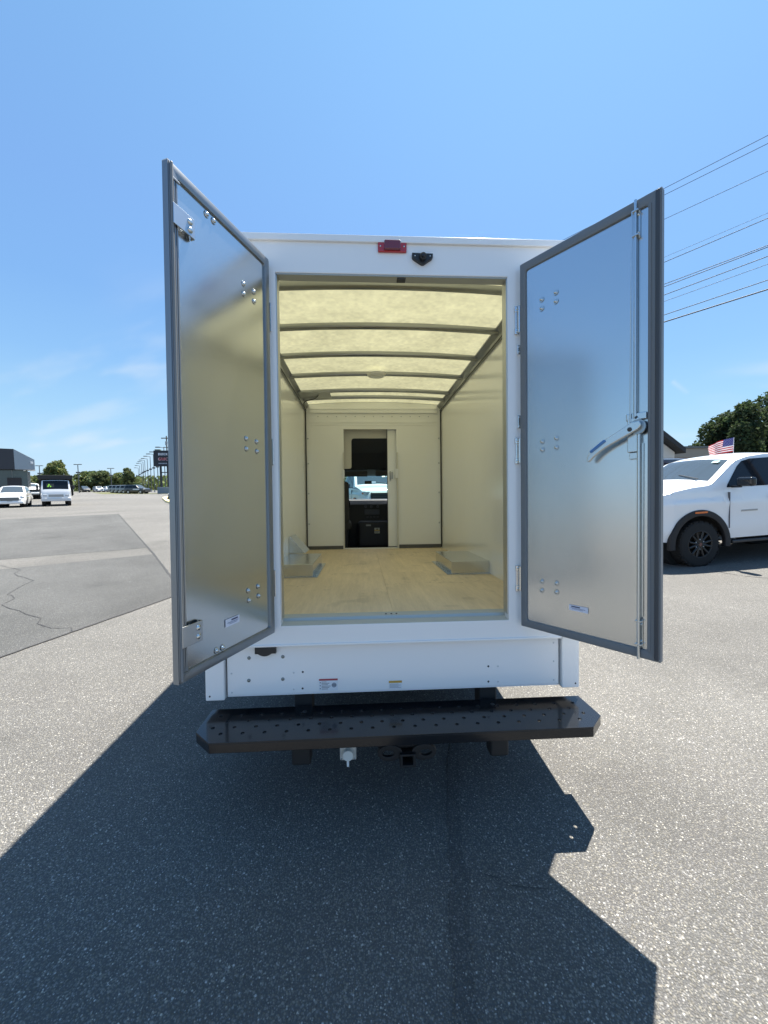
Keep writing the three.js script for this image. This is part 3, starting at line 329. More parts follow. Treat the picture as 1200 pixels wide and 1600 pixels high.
// the cab, seen through the doorway
{ const headliner = std(0.075, 0.078, 0.075, 0.9), trim = std(0.028, 0.03, 0.034, 0.6), seatM = std(0.07, 0.07, 0.066, 0.85), visor = std(0.14, 0.14, 0.12, 0.8);
  const lin = extr([[-3.70, 1.62], [-3.70, 1.70], [-4.9, 1.50], [-5.08, 1.16], [-5.04, 1.13], [-4.72, 1.22], [-4.4, 1.45]].map(([z, y]) => [-z, y]), 1.66); lin.rotateY(Math.PI / 2); lin.translate(-0.83, 0, 0); part('headliner', lin, headliner);
  part('sun_visor', [bx(-0.55, -0.08, 1.10, 1.19, -4.79, -4.765, 0.008).rotateX(0), bx(0.06, 0.55, 1.105, 1.195, -4.79, -4.765, 0.008)], visor);
  const mir = part('inner_mirror', bx(-0.13, 0.075, 0.975, 1.035, -4.95, -4.92, 0.015), blackPlastic); part('mirror_glass', bx(-0.005, 0.068, 0.982, 1.028, -4.9195, -4.918), std(0.7, 0.74, 0.7, 0.05, 1), mir);
  const ds = extr([[-4.78, -0.1], [-4.74, 0.3], [-4.82, 0.62], [-4.95, 0.70], [-5.36, 0.72], [-5.4, -0.1]].map(([z, y]) => [-z, y]), 1.66, [], 0.01); ds.rotateY(Math.PI / 2); ds.translate(-0.83, 0, 0); const da = part('dashboard', ds, trim);
  const cl = std(0.06, 0.065, 0.075, 0.4); for (const [x, y] of [[-0.12, 0.58], [-0.02, 0.58], [0.09, 0.58]]) part('control_knob', cyl(0.022, 0.02, [x, y, -4.80], [x, y, -4.775], 14), cl, da);
  part('radio', bx(-0.14, 0.12, 0.44, 0.53, -4.775, -4.757, 0.006), cl, da); part('switch_row', [-0.11, -0.05, 0.01, 0.07].map((x) => bx(x, x + 0.04, 0.385, 0.415, -4.765, -4.748, 0.004)), cl, da);
  const eng = part('engine_cover', bx(-0.26, 0.3, -0.1, 0.34, -4.9, -4.38, 0.06), std(0.022, 0.024, 0.03, 0.55)); const lb = std(1, 1, 1, 0.5); lb.map = canvasTex(96, 96, (c) => { c.fillStyle = '#b9bdb4'; c.fillRect(0, 0, 96, 96); c.fillStyle = '#c9a948'; c.fillRect(0, 34, 96, 18); c.fillStyle = '#3a3a36'; c.fillRect(8, 62, 76, 6); c.fillRect(8, 76, 60, 6); c.beginPath(); c.moveTo(48, 4); c.lineTo(66, 32); c.lineTo(30, 32); c.fill(); }); part('hang_tag', new THREE.PlaneGeometry(0.085, 0.09).translate(0.06, 0.19, -4.377), lb, eng); part('tray', bx(-0.12, -0.04, 0.265, 0.29, -4.382, -4.37, 0.003), std(0.3, 0.32, 0.33, 0.4), eng);
  const st = part('driver_seat', [bx(-0.82, -0.36, 0.22, 0.36, -4.62, -4.05, 0.05), bx(-0.8, -0.38, 0.32, 0.98, -4.16, -4.02, 0.06).rotateX(0), bx(-0.72, -0.47, 0.98, 1.14, -4.13, -4.05, 0.04)], seatM, truck, 'grey driver seat in the dark cab'); part('seat_base', bx(-0.78, -0.4, -0.1, 0.22, -4.55, -4.1, 0.02), trim, st);
  part('passenger_seat', [bx(0.4, 0.84, 0.22, 0.36, -4.62, -4.05, 0.05), bx(0.42, 0.82, 0.32, 0.98, -4.16, -4.02, 0.06)], seatM);
  part('steering_wheel', [new THREE.TorusGeometry(0.19, 0.015, 8, 32).rotateX(0.5).translate(-0.58, 0.62, -4.62), cyl(0.03, 0.04, [-0.58, 0.62, -4.63], [-0.58, 0.5, -4.85])], blackPlastic);
  part('cab_floor', bx(-0.86, 0.86, -0.14, -0.10, -5.4, -3.62), trim);
  part('front_cap', bx(-0.985, 0.985, 1.705, 2.06, -3.66, -3.585), white); part('cab_roof', bx(-0.86, 0.86, 1.705, 1.74, -4.75, -3.63, 0.015), white); for (const s of [-1, 1]) { const dr = part('cab_door', [bx(s * 0.845, s * 0.90, -0.2, 0.72, -5.5, -3.63, 0.02), bx(s * 0.845, s * 0.88, 0.72, 1.70, -3.85, -3.63), bx(s * 0.84, s * 0.86, 1.6, 1.70, -4.8, -3.85)], white); part('window', bx(s * 0.857, s * 0.861, 0.725, 1.6, -4.98, -3.852), std(0.02, 0.025, 0.03, 0.05), dr); const ap = cyl(0.03, 0.03, [s * 0.83, 1.62, -4.75], [s * 0.85, 0.74, -5.5]); part('pillar', ap, white, dr); }
  const hood = extr([[-5.42, 0.70], [-5.42, -0.25], [-6.45, -0.25], [-6.5, 0.35], [-6.2, 0.5]].map(([z, y]) => [-z, y]), 1.72, [], 0.03); hood.rotateY(Math.PI / 2); hood.translate(-0.86, 0, 0); part('hood', hood, white);
  const ws = new THREE.PlaneGeometry(1.62, 0.72).rotateX(-0.68).translate(0, 1.0, -5.2); part('windshield', ws, glassClear, truck, 'clear windshield of the cab');
}

// ---------------------------------------------------------------- vehicles
// local frame: x forward, y up, z to the vehicle's right, origin on the ground between the axles
const interp = (pts) => (x) => { if (x <= pts[0][0]) return pts[0][1]; for (let i = 1; i < pts.length; i++) if (x <= pts[i][0]) { const a = pts[i - 1], b = pts[i]; return a[1] + (b[1] - a[1]) * (x - a[0]) / (b[0] - a[0] || 1); } return pts[pts.length - 1][1]; };
function softInterp(pts, r) { const f = interp(pts); return (x) => { let t = 0; for (let k = -2; k <= 2; k++) t += f(x + k * r / 2) * [1, 2, 3, 2, 1][k + 2]; return t / 9; }; }
const paint = (r, g, b) => std(r, g, b, 0.35, 0, { clearcoat: 1, clearcoatRoughness: 0.04 });
const whitePaint = paint(0.78, 0.79, 0.80), blackPaint = paint(0.012, 0.013, 0.016), greyPaint = paint(0.22, 0.23, 0.24), darkBlue = paint(0.02, 0.025, 0.035);
const tint = std(0.008, 0.012, 0.018, 0.03, 0, { ior: 1.45, specularIntensity: 0.6 }), screenGlass = std(0.05, 0.065, 0.078, 0.03, 0, { ior: 1.75 }), amber = std(0.7, 0.16, 0.03, 0.25), chrome = std(0.6, 0.6, 0.6, 0.12, 1), lampGlass = std(0.5, 0.52, 0.54, 0.08, 0, { ior: 1.6 });
const flareM = std(0.012, 0.012, 0.014, 0.65); const seamM = std(0.12, 0.12, 0.13, 0.6); const alloy = std(0.03, 0.031, 0.033, 0.28, 0.6), silver = std(0.45, 0.46, 0.47, 0.3, 0.9);
function vehicleBody(v) {
  const top = softInterp(v.top, v.soft ?? 0.07), plan = interp(v.plan), prof = interp(v.prof), crownH = v.crown ?? 0.035, rc = v.edge ?? 0.05;
  const zs = (x, y) => { const w = plan(x); return y <= v.belt ? w * prof(y) : w * prof(v.belt) - v.tumble * (y - v.belt); };
  const bottom = (x) => { let b = v.rocker; if (x > v.x1 - 0.35) b = Math.max(b, v.rocker + 0.12 * (x - v.x1 + 0.35)); for (const xw of v.axles) { const d = Math.abs(x - xw); if (d < v.arch) b = Math.max(b, v.wheelY + Math.sqrt(v.arch * v.arch - d * d)); } return b; };
  const xs = new Set(); const N = v.n ?? 70; for (let i = 0; i <= N; i++) xs.add(+(v.x0 + (v.x1 - v.x0) * i / N).toFixed(4)); for (const xw of v.axles) for (let k = -10; k <= 10; k++) xs.add(+(xw + v.arch * Math.sin(k / 10 * Math.PI / 2) * 0.9999).toFixed(4)); for (const p of v.top) xs.add(p[0]);
  const X = [...xs].filter((x) => x >= v.x0 && x <= v.x1).sort((a, b) => a - b); const nS = 14, nT = 6; const rows = X.map((x) => { const t = top(x), ye = t - crownH, yb = Math.min(bottom(x), ye - rc - 0.02), half = []; for (let i = 0; i <= nS; i++) { const y = yb + (ye - rc - yb) * i / nS; half.push([y, zs(x, y)]); } const ze = zs(x, ye - rc); half.push([ye - rc * 0.35, ze - rc * 0.18], [ye, ze - rc]); for (let i = 1; i <= nT; i++) { const z = (ze - rc) * (1 - i / nT); half.push([ye + crownH * (1 - (z / (ze - rc)) ** 2), z]); } const full = half.map(([y, z]) => [x, y, z]); for (let i = half.length - 2; i >= 0; i--) full.push([x, half[i][0], -half[i][1]]); return full; });
  const m = rows[0].length, pos = [], idx = []; rows.forEach((r) => r.forEach((p) => pos.push(...p))); for (let j = 0; j < rows.length - 1; j++) for (let i = 0; i < m - 1; i++) { const a = j * m + i, b = a + m; idx.push(a, a + 1, b, a + 1, b + 1, b); }
  for (const [j, f] of [[0, 1], [rows.length - 1, 0]]) for (let i = 0; i < (m - 1) / 2; i++) { const a = j * m + i, b = j * m + i + 1, c = j * m + m - 1 - i, d = j * m + m - 2 - i; if (f) idx.push(a, c, b, b, c, d); else idx.push(a, b, c, b, d, c); }
  let g = new THREE.BufferGeometry(); g.setAttribute('position', new THREE.Float32BufferAttribute(pos, 3)); g.setIndex(idx); g = toCreasedNormals(g, 0.5);
  const uv = new Float32Array(g.attributes.position.count * 2); g.setAttribute('uv', new THREE.BufferAttribute(uv, 2));
  const surf = (x, z) => { const t = top(x), ze = zs(x, t - crownH - rc) - rc; return t - crownH * Math.min(1, Math.abs(z / ze)) ** 2; };
  const pane = (poly, side, thick = 0.008, off = 0.002) => { const q = extr(poly, thick); const p = q.attributes.position; for (let i = 0; i < p.count; i++) p.setZ(i, side * (zs(p.getX(i), p.getY(i)) + off + p.getZ(i))); q.computeVertexNormals(); return q; };
  const screen = (xa, xb, za, zb, off = 0.006) => { const nx = 10, nz = 10, P = [], I = []; for (let j = 0; j <= nx; j++) for (let i = 0; i <= nz; i++) { const x = xa + (xb - xa) * j / nx, w = za + (zb - za) * j / nx, z = -w + 2 * w * i / nz; P.push(x, surf(x, z) + off, z); } for (let j = 0; j < nx; j++) for (let i = 0; i < nz; i++) { const a = j * (nz + 1) + i, b = a + nz + 1; if (xb > xa) I.push(a, a + 1, b, a + 1, b + 1, b); else I.push(a, b, a + 1, a + 1, b, b + 1); } const q = new THREE.BufferGeometry(); q.setAttribute('position', new THREE.Float32BufferAttribute(P, 3)); q.setAttribute('uv', new THREE.Float32BufferAttribute(new Float32Array(P.length / 3 * 2), 2)); q.setIndex(I); q.computeVertexNormals(); return q; };
  return { g, zs, surf, pane, screen, bottom, top };
}
function addWheel(o, x, y, z, r, w, rimMat, detail) { // z sign tells the outer side
  const s = Math.sign(z), t = put('wheel', tyreGeo(r, w).rotateX(Math.PI / 2).translate(x, y, z), rubber, o);
  if (!detail) { put('rim', [cyl(r * 0.6, r * 0.6, [x, y, z], [x, y, z + s * w * 0.46], 24), cyl(r * 0.2, r * 0.16, [x, y, z + s * w * 0.4], [x, y, z + s * w * 0.52], 12)], rimMat, t); return t; }
  put('rim', [new THREE.TorusGeometry(r * 0.585, r * 0.035, 8, 40).translate(x, y, z + s * w * 0.46), cyl(r * 0.57, r * 0.57, [x, y, z], [x, y, z + s * w * 0.25], 30)], rimMat, t);
  for (let k = 0; k < 6; k++) for (const dv of [-0.16, 0.16]) { const a = k * Math.PI / 3 + dv, b = k * Math.PI / 3 + dv * 1.5; put('spoke', cyl(r * 0.07, r * 0.055, [x + Math.cos(a) * r * 0.12, y + Math.sin(a) * r * 0.12, z + s * w * 0.42], [x + Math.cos(b) * r * 0.56, y + Math.sin(b) * r * 0.56, z + s * w * 0.46], 6), rimMat, t); }
  put('hub_cap', cyl(r * 0.14, r * 0.12, [x, y, z + s * w * 0.35], [x, y, z + s * w * 0.52], 18), rimMat, t); put('hub_badge', cyl(r * 0.07, r * 0.07, [x, y, z + s * w * 0.52], [x, y, z + s * w * 0.53], 16), std(0.12, 0.04, 0.035, 0.4), t);
  for (let k = 0; k < 6; k++) { const a = (k + 0.5) * Math.PI / 3; put('lug_nut', new THREE.SphereGeometry(r * 0.03, 8, 6).translate(x + Math.cos(a) * r * 0.21, y + Math.sin(a) * r * 0.21, z + s * w * 0.46), chrome, t); }
  for (let k = 0; k < 44; k++) { const a = k / 44 * Math.PI * 2; put('tread_block', new THREE.BoxGeometry(r * 0.075, r * 0.05, w * 0.3).rotateZ(a - Math.PI / 2).translate(x + Math.cos(a) * r * 0.995, y + Math.sin(a) * r * 0.995, z + s * w * 0.36 * (k % 2 ? 1 : 0.85)), rubber, t); }
  return t;
}
function pickup(paintMat, detail, name = 'pickup_truck') {
  const o = group(name);
  const v = { x0: -2.75, x1: 2.66, rocker: 0.5, belt: 1.42, tumble: 0.30, axles: [1.65, -1.65], wheelY: 0.43, arch: 0.545, crown: 0.045, edge: 0.06, n: 110,
    top: [[-2.75, 1.30], [-2.68, 1.44], [-1.06, 1.46], [-1.0, 1.5], [-0.86, 2.03], [-0.6, 2.11], [0.0, 2.14], [0.42, 2.10], [0.72, 2.02], [1.32, 1.62], [1.42, 1.585], [1.75, 1.565], [2.2, 1.50], [2.44, 1.42], [2.56, 1.28], [2.66, 1.0]],
    plan: [[-2.75, 0.96], [-2.6, 1.0], [2.2, 1.0], [2.46, 0.93], [2.6, 0.80], [2.66, 0.7]], prof: [[0.4, 0.94], [0.60, 0.965], [0.68, 0.985], [0.9, 0.975], [1.12, 0.99], [1.2, 1.0], [1.245, 0.99], [1.275, 0.962], [1.42, 0.95]] };
  const b = vehicleBody(v); put('body', b.g, paintMat, o);
  put('cab_interior', bx(-0.85, 0.9, 0.6, 1.38, -0.8, 0.8), blackPlastic, o);
  const ws = put('windshield', b.screen(1.29, 0.69, 0.80, 0.67), screenGlass, o); put('wiper', cyl(0.009, 0.006, [1.3, b.surf(1.3, -0.3) + 0.02, -0.6], [1.18, b.surf(1.18, 0) + 0.02, -0.05], 6), blackPlastic, ws); put('sticker', (() => { const g = b.screen(0.84, 0.78, 0.07, 0.07, 0.009); g.translate(0, 0, -0.52); return g; })(), std(0.45, 0.7, 0.68, 0.4), ws);
  for (const s of [-1, 1]) {
    const w1 = put('side_window', b.pane([[1.03, 1.47], [1.0, 1.52], [0.68, 1.86], [0.55, 1.955], [0.35, 1.995], [-0.1, 2.005], [-0.1, 1.47]], s), tint, o); put('side_window', b.pane([[-0.18, 1.47], [-0.18, 2.005], [-0.62, 1.97], [-0.72, 1.9], [-0.86, 1.48]], s), tint, o);
    put('pillar', b.pane([[-0.1, 1.46], [-0.1, 2.0], [-0.18, 2.0], [-0.18, 1.46]], s, 0.006), blackPlastic, o);
    const mz = b.zs(0.9, 1.42); put('mirror', [new RoundedBoxGeometry(0.13, 0.17, 0.30, 3, 0.05).translate(0.88, 1.57, s * (mz + 0.22)), bx(0.86, 0.94, 1.46, 1.5, s * (mz - 0.02), s * (mz + 0.14), 0.015)], blackGloss, o);
    const fl = (xa) => { const q = new THREE.Shape(); q.absarc(xa, 0.43, 0.65, -0.12, Math.PI + 0.12, false); q.absarc(xa, 0.43, 0.535, Math.PI + 0.14, -0.14, true); const g = extr(q, 0.06, [], 0.012, 24); g.translate(0, 0, -0.015); const p = g.attributes.position; for (let i = 0; i < p.count; i++) p.setZ(i, s * (0.955 + p.getZ(i))); if (s < 0) { const ix = g.index; const a = g.attributes.position.array; for (let i = 0; i < a.length; i += 9) for (let k = 0; k < 3; k++) { const t = a[i + 3 + k]; a[i + 3 + k] = a[i + 6 + k]; a[i + 6 + k] = t; } } g.computeVertexNormals(); return g; };
    for (const xa of v.axles) { put('fender_flare', toCreasedNormals(fl(xa), 0.6), flareM, o); put('wheel_well', cyl(0.53, 0.53, [xa, 0.43, s * 0.5], [xa, 0.43, s * 0.72], 28), rubber, o); addWheel(o, xa, 0.43, s * 0.855, 0.43, 0.28, detail ? alloy : silver, detail && s < 0 && xa > 0); }
    put('marker_lamp', bx(1.78, 1.52, 1.015, 1.05, s * 0.99, s * 1.024, 0.008), amber, o);
    const hx = put('headlight', new RoundedBoxGeometry(0.22, 0.17, 0.3, 3, 0.05).rotateY(s * 0.55).translate(2.47, 1.27, s * 0.73), lampGlass, o); put('turn_lamp', new RoundedBoxGeometry(0.10, 0.05, 0.16, 2, 0.02).rotateY(s * 0.7).translate(2.47, 1.26, s * 0.83), amber, hx);
    const seam = (xa, y0, y1) => bx(xa - 0.003, xa + 0.003, y0, y1, s * (b.zs(xa, 1) - 0.03), s * (b.zs(xa, 1.18) + 0.002));
    for (const [xa, y0, y1] of [[1.02, 0.70, 1.38], [-0.14, 0.64, 1.4], [-0.96, 0.7, 1.4]]) put('door_seam', seam(xa, y0, y1), seamM, o);
    for (const xa of [0.06, -0.75]) put('door_handle', bx(xa - 0.11, xa + 0.11, 1.22, 1.25, s * (b.zs(0, 1.23) - 0.004), s * (b.zs(0, 1.23) + 0.035), 0.014), paintMat, o);
    put('door_badge', bx(0.4, 0.76, 1.0, 1.03, s * b.zs(0.3, 1.04), s * (b.zs(0.3, 1.04) + 0.008), 0.003), std(0.35, 0.36, 0.37, 0.3, 0.8), o);
    put('side_step', bx(-0.95, 0.95, 0.40, 0.46, s * 0.86, s * 1.0, 0.02), blackPlastic, o);
    put('tail_lamp', bx(-2.765, -2.66, 1.02, 1.38, s * 0.86, s * 0.965, 0.02), redLens, o);
  }
  put('grille', [bx(2.54, 2.69, 0.98, 1.30, -0.58, 0.58, 0.04), bx(2.5, 2.72, 0.5, 0.74, -0.82, 0.82, 0.06)], blackPlastic, o); put('grille_bar', [1.06, 1.14, 1.22].map((y) => bx(2.685, 2.7, y - 0.012, y + 0.012, -0.52, 0.52, 0.004)), darkGrey, o);
  put('front_bumper', bx(2.45, 2.76, 0.66, 0.90, -0.92, 0.92, 0.07), paintMat, o);
  put('bed_liner', bx(-2.65, -1.1, 1.455, 1.475, -0.78, 0.78), blackPlastic, o);
  return o;
}
function crossover(paintMat, k, name) { // k: overall size
  const o = group(name); const v = { x0: -2.3, x1: 2.35, rocker: 0.27, belt: 1.05, tumble: 0.34, axles: [1.42, -1.4], wheelY: 0.36, arch: 0.42, crown: 0.04, edge: 0.05, n: 70,
    top: [[-2.3, 0.98], [-2.2, 1.12], [-1.95, 1.55], [-1.7, 1.67], [-0.2, 1.72], [0.25, 1.66], [1.05, 1.16], [1.15, 1.12], [1.9, 1.04], [2.2, 0.92], [2.35, 0.7]], plan: [[-2.3, 0.84], [-2.1, 0.93], [1.8, 0.93], [2.15, 0.84], [2.35, 0.68]], prof: [[0.25, 0.94], [0.6, 1.0], [0.85, 0.985], [1.05, 0.95]] };
  const b = vehicleBody(v); put('body', b.g, paintMat, o); put('windshield', b.screen(1.02, 0.24, 0.70, 0.58), screenGlass, o); put('rear_window', b.screen(-2.12, -1.92, 0.62, 0.55), tint, o);
  for (const s of [-1, 1]) { put('side_window', b.pane([[0.85, 1.10], [0.35, 1.48], [0.1, 1.57], [-0.3, 1.6], [-0.3, 1.10]], s), tint, o); put('side_window', b.pane([[-0.37, 1.10], [-0.37, 1.6], [-1.3, 1.57], [-1.72, 1.46], [-1.95, 1.14]], s), tint, o); for (const xa of v.axles) { put('wheel_well', cyl(0.41, 0.41, [xa, 0.36, s * 0.5], [xa, 0.36, s * 0.68], 22), rubber, o); addWheel(o, xa, 0.36, s * 0.80, 0.36, 0.24, silver, false); } put('headlight', new RoundedBoxGeometry(0.24, 0.14, 0.34, 2, 0.05).rotateY(s * 0.6).translate(2.13, 0.84, s * 0.66), lampGlass, o); put('mirror', new RoundedBoxGeometry(0.14, 0.14, 0.22, 2, 0.05).translate(0.72, 1.16, s * 1.02), paintMat, o); put('tail_lamp', bx(-2.3, -2.14, 0.95, 1.1, s * 0.6, s * 0.86, 0.02), redLens, o); }
  const gr = put('grille', bx(2.18, 2.38, 0.55, 0.82, -0.55, 0.55, 0.04), std(0.16, 0.165, 0.17, 0.35, 0.5), o); put('number_plate', bx(2.37, 2.39, 0.42, 0.53, -0.16, 0.16, 0.004), darkGrey, gr); put('front_bumper', bx(2.1, 2.4, 0.3, 0.54, -0.8, 0.8, 0.07), paintMat, o);
  o.scale.setScalar(k); return o;
}
function suv(paintMat, name) { const o = group(name); const v = { x0: -2.6, x1: 2.6, rocker: 0.32, belt: 1.2, tumble: 0.2, axles: [1.55, -1.5], wheelY: 0.4, arch: 0.47, crown: 0.04, edge: 0.05, n: 60, top: [[-2.6, 1.1], [-2.52, 1.4], [-2.35, 1.85], [-2.2, 1.92], [0.1, 1.95], [0.4, 1.88], [1.05, 1.32], [1.15, 1.28], [2.2, 1.2], [2.5, 1.08], [2.6, 0.8]], plan: [[-2.6, 0.92], [-2.4, 1.0], [2.2, 1.0], [2.6, 0.82]], prof: [[0.3, 0.95], [0.7, 1.0], [1.2, 0.96]] };
  const b = vehicleBody(v); put('body', b.g, paintMat, o); put('windshield', b.screen(1.02, 0.4, 0.78, 0.68), screenGlass, o);
  for (const s of [-1, 1]) { put('side_window', b.pane([[0.9, 1.26], [0.5, 1.66], [0.25, 1.78], [-0.3, 1.8], [-0.3, 1.26]], s), tint, o); put('side_window', b.pane([[-0.38, 1.26], [-0.38, 1.8], [-1.3, 1.8], [-1.3, 1.26]], s), tint, o); put('side_window', b.pane([[-1.38, 1.26], [-1.38, 1.8], [-2.1, 1.76], [-2.3, 1.3]], s), tint, o); for (const xa of v.axles) { put('wheel_well', cyl(0.46, 0.46, [xa, 0.4, s * 0.5], [xa, 0.4, s * 0.7], 20), rubber, o); addWheel(o, xa, 0.4, s * 0.86, 0.4, 0.26, silver, false); } }
  return o; }
const place = (o, x, z, hx, hz, y = 0) => { o.position.set(x, y, z); o.rotation.y = Math.atan2(-hz, hx); return o; };

const nearPickup = place(pickup(whitePaint, true), 7.45, -8.56, -0.99, 0.14, rise(7.45)); nearPickup.rotation.set(0, nearPickup.rotation.y, -Math.atan(0.045), 'YXZ'); tag(nearPickup, 'white pickup with black flares and black alloy wheels at the right edge', 'pickup', 'pickups');
const hiddenSuv = suv(darkBlue, 'parked_suv'); hiddenSuv.scale.setScalar(1.12); tag(place(hiddenSuv, 7.75, -11.35, 0.985, -0.17, rise(7.75)), 'dark SUV parked behind the nearest white pickup, mostly hidden', 'SUV', 'parked SUVs');
tag(place(pickup(whitePaint, false), -0.75, -18.2, 0.30, 0.954), 'white pickup seen through the windshield of the box truck cab', 'pickup', 'pickups');
tag(place(crossover(whitePaint, 1.0, 'parked_car'), -30.4, -32.4, 0.60, 0.80), 'white car parked facing the camera, left of the dump truck', 'car', 'parked cars');
tag(place(pickup(whitePaint, false), -47.5, -53.0, 0.75, 0.66), 'white pickup parked in front of the glass showroom, behind the front row', 'pickup', 'pickups');
tag(place(crossover(whitePaint, 1.0, 'parked_car'), -86, -119, 0.8, 0.6), 'small distant white car before the trees, nearer the dump truck', 'car', 'parked cars');
tag(place(crossover(whitePaint, 1.0, 'parked_car'), -83.0, -119, 0.8, 0.6), 'small distant white car before the trees, nearer the row of SUVs', 'car', 'parked cars');
tag(place(crossover(blackPaint, 1.05, 'parked_car'), -89.5, -118, 0.8, 0.6), 'small distant black car before the trees', 'car', 'parked cars');
tag(place(crossover(greyPaint, 1.05, 'parked_car'), -93.5, -116, 0.9, 0.4), 'small distant grey car half behind the dump truck', 'car', 'parked cars');
tag(place(crossover(blackPaint, 1.0, 'parked_car'), -19.7, -40.6, -0.35, 0.94), 'dark car by the yellow kerb, mostly hidden by the left door', 'car', 'parked cars');
{ const b = tag(place(suv(blackPaint, 'parked_suv'), -54.3, -87, 0.985, 0.17), 'black SUV in profile with a pale stripe on its side, end of the row', 'SUV', 'parked SUVs'); put('side_decal', bx(-0.25, 1.35, 0.85, 1.08, 1.0, 1.012), std(0.7, 0.72, 0.74, 0.4), b);
  const proto = tag(place(suv(greyPaint, 'parked_suv'), -57.5, -90.3, 0.985, 0.17), 'grey SUV next to the black one in the far row', 'SUV', 'parked SUVs');
  [[-60.7, -93.6, 'third SUV from the sign in the far row'], [-63.9, -96.9, 'fourth SUV from the sign in the far row'], [-67.1, -100.2, 'fifth SUV from the sign in the far row']].forEach(([x, z, l]) => { const c = proto.clone(); c.name = numbered('parked_suv'); scene.add(c); c.position.set(x, 0, z); c.userData = { ...proto.userData, label: 'grey ' + l }; }); }
{ // low-cab dump truck
  const o = tag(group('dump_truck'), 'white low-cab truck with a black dump body beside the white car', 'truck');
  const v = { x0: 0.9, x1: 2.55, rocker: 0.45, belt: 1.3, tumble: 0.12, axles: [1.9], wheelY: 0.4, arch: 0.46, crown: 0.03, edge: 0.06, n: 40, soft: 0.04, top: [[0.9, 2.12], [1.0, 2.18], [2.0, 2.2], [2.2, 2.14], [2.44, 1.35], [2.5, 1.2], [2.55, 0.8]], plan: [[0.9, 0.98], [2.3, 0.98], [2.5, 0.9], [2.55, 0.84]], prof: [[0.4, 0.97], [0.9, 1.0], [1.3, 0.99]] };
  const b = vehicleBody(v); put('cab', b.g, whitePaint, o); const ws = put('windshield', b.screen(2.42, 2.2, 0.82, 0.8, 0.01), tint, o);
  const gl = std(1, 1, 1, 0.5); gl.map = canvasTex(128, 64, (c) => { c.fillStyle = '#0e1a20'; c.fillRect(0, 0, 128, 64); c.fillStyle = '#8fd03a'; c.beginPath(); c.arc(44, 22, 15, 0, 7); c.fill(); c.beginPath(); c.arc(30, 44, 13, 0, 7); c.fill(); c.beginPath(); c.arc(70, 46, 12, 0, 7); c.fill(); }); put('price_paint', new THREE.PlaneGeometry(0.5, 0.34).rotateY(Math.PI / 2).rotateZ(0.29).translate(2.345, 1.72, 0.35), gl, ws);
  for (const s of [-1, 1]) { put('side_window', b.pane([[2.25, 1.36], [2.1, 1.95], [1.3, 1.98], [1.3, 1.36]], s), tint, o); put('headlight', bx(2.46, 2.57, 0.82, 0.98, s * 0.58, s * 0.84, 0.02), lampGlass, o); put('mirror', [bx(2.3, 2.38, 1.4, 1.75, s * 1.1, s * 1.24, 0.03), cyl(0.012, 0.012, [2.3, 1.7, s * 0.95], [2.34, 1.7, s * 1.12], 6)], blackPlastic, o); addWheel(o, 1.9, 0.4, s * 0.82, 0.4, 0.24, silver, false); addWheel(o, -1.6, 0.4, s * 0.72, 0.4, 0.42, silver, false); }
  put('grille', bx(2.5, 2.575, 0.78, 1.0, -0.48, 0.48, 0.02), std(0.35, 0.36, 0.37, 0.35, 0.6), o); put('front_bumper', bx(2.42, 2.62, 0.42, 0.7, -0.96, 0.96, 0.05), std(0.62, 0.63, 0.64, 0.4), o);
  put('chassis_frame', bx(-2.6, 1.6, 0.5, 0.72, -0.4, 0.4), chassis, o);
  const bed = put('dump_body', [bx(-2.7, 0.8, 0.85, 2.1, -1.08, -1.0), bx(-2.7, 0.8, 0.85, 2.1, 1.0, 1.08), bx(-2.7, 0.8, 0.8, 0.9, -1.08, 1.08), bx(0.72, 0.8, 0.85, 2.25, -1.08, 1.08), bx(-2.7, -2.62, 0.85, 2.1, -1.08, 1.08)], std(0.014, 0.014, 0.016, 0.5), o); put('cab_shield', bx(0.75, 2.2, 2.24, 2.58, -1.12, 1.12, 0.02), std(0.014, 0.014, 0.016, 0.5), bed); for (let k = 0; k < 6; k++) for (const s of [-1, 1]) put('side_rib', bx(-2.55 + k * 0.6, -2.47 + k * 0.6, 0.86, 2.12, s * 1.08, s * 1.14), chassis, bed);
  place(o, -28.75, -34.7, 0.62, 0.785);
}

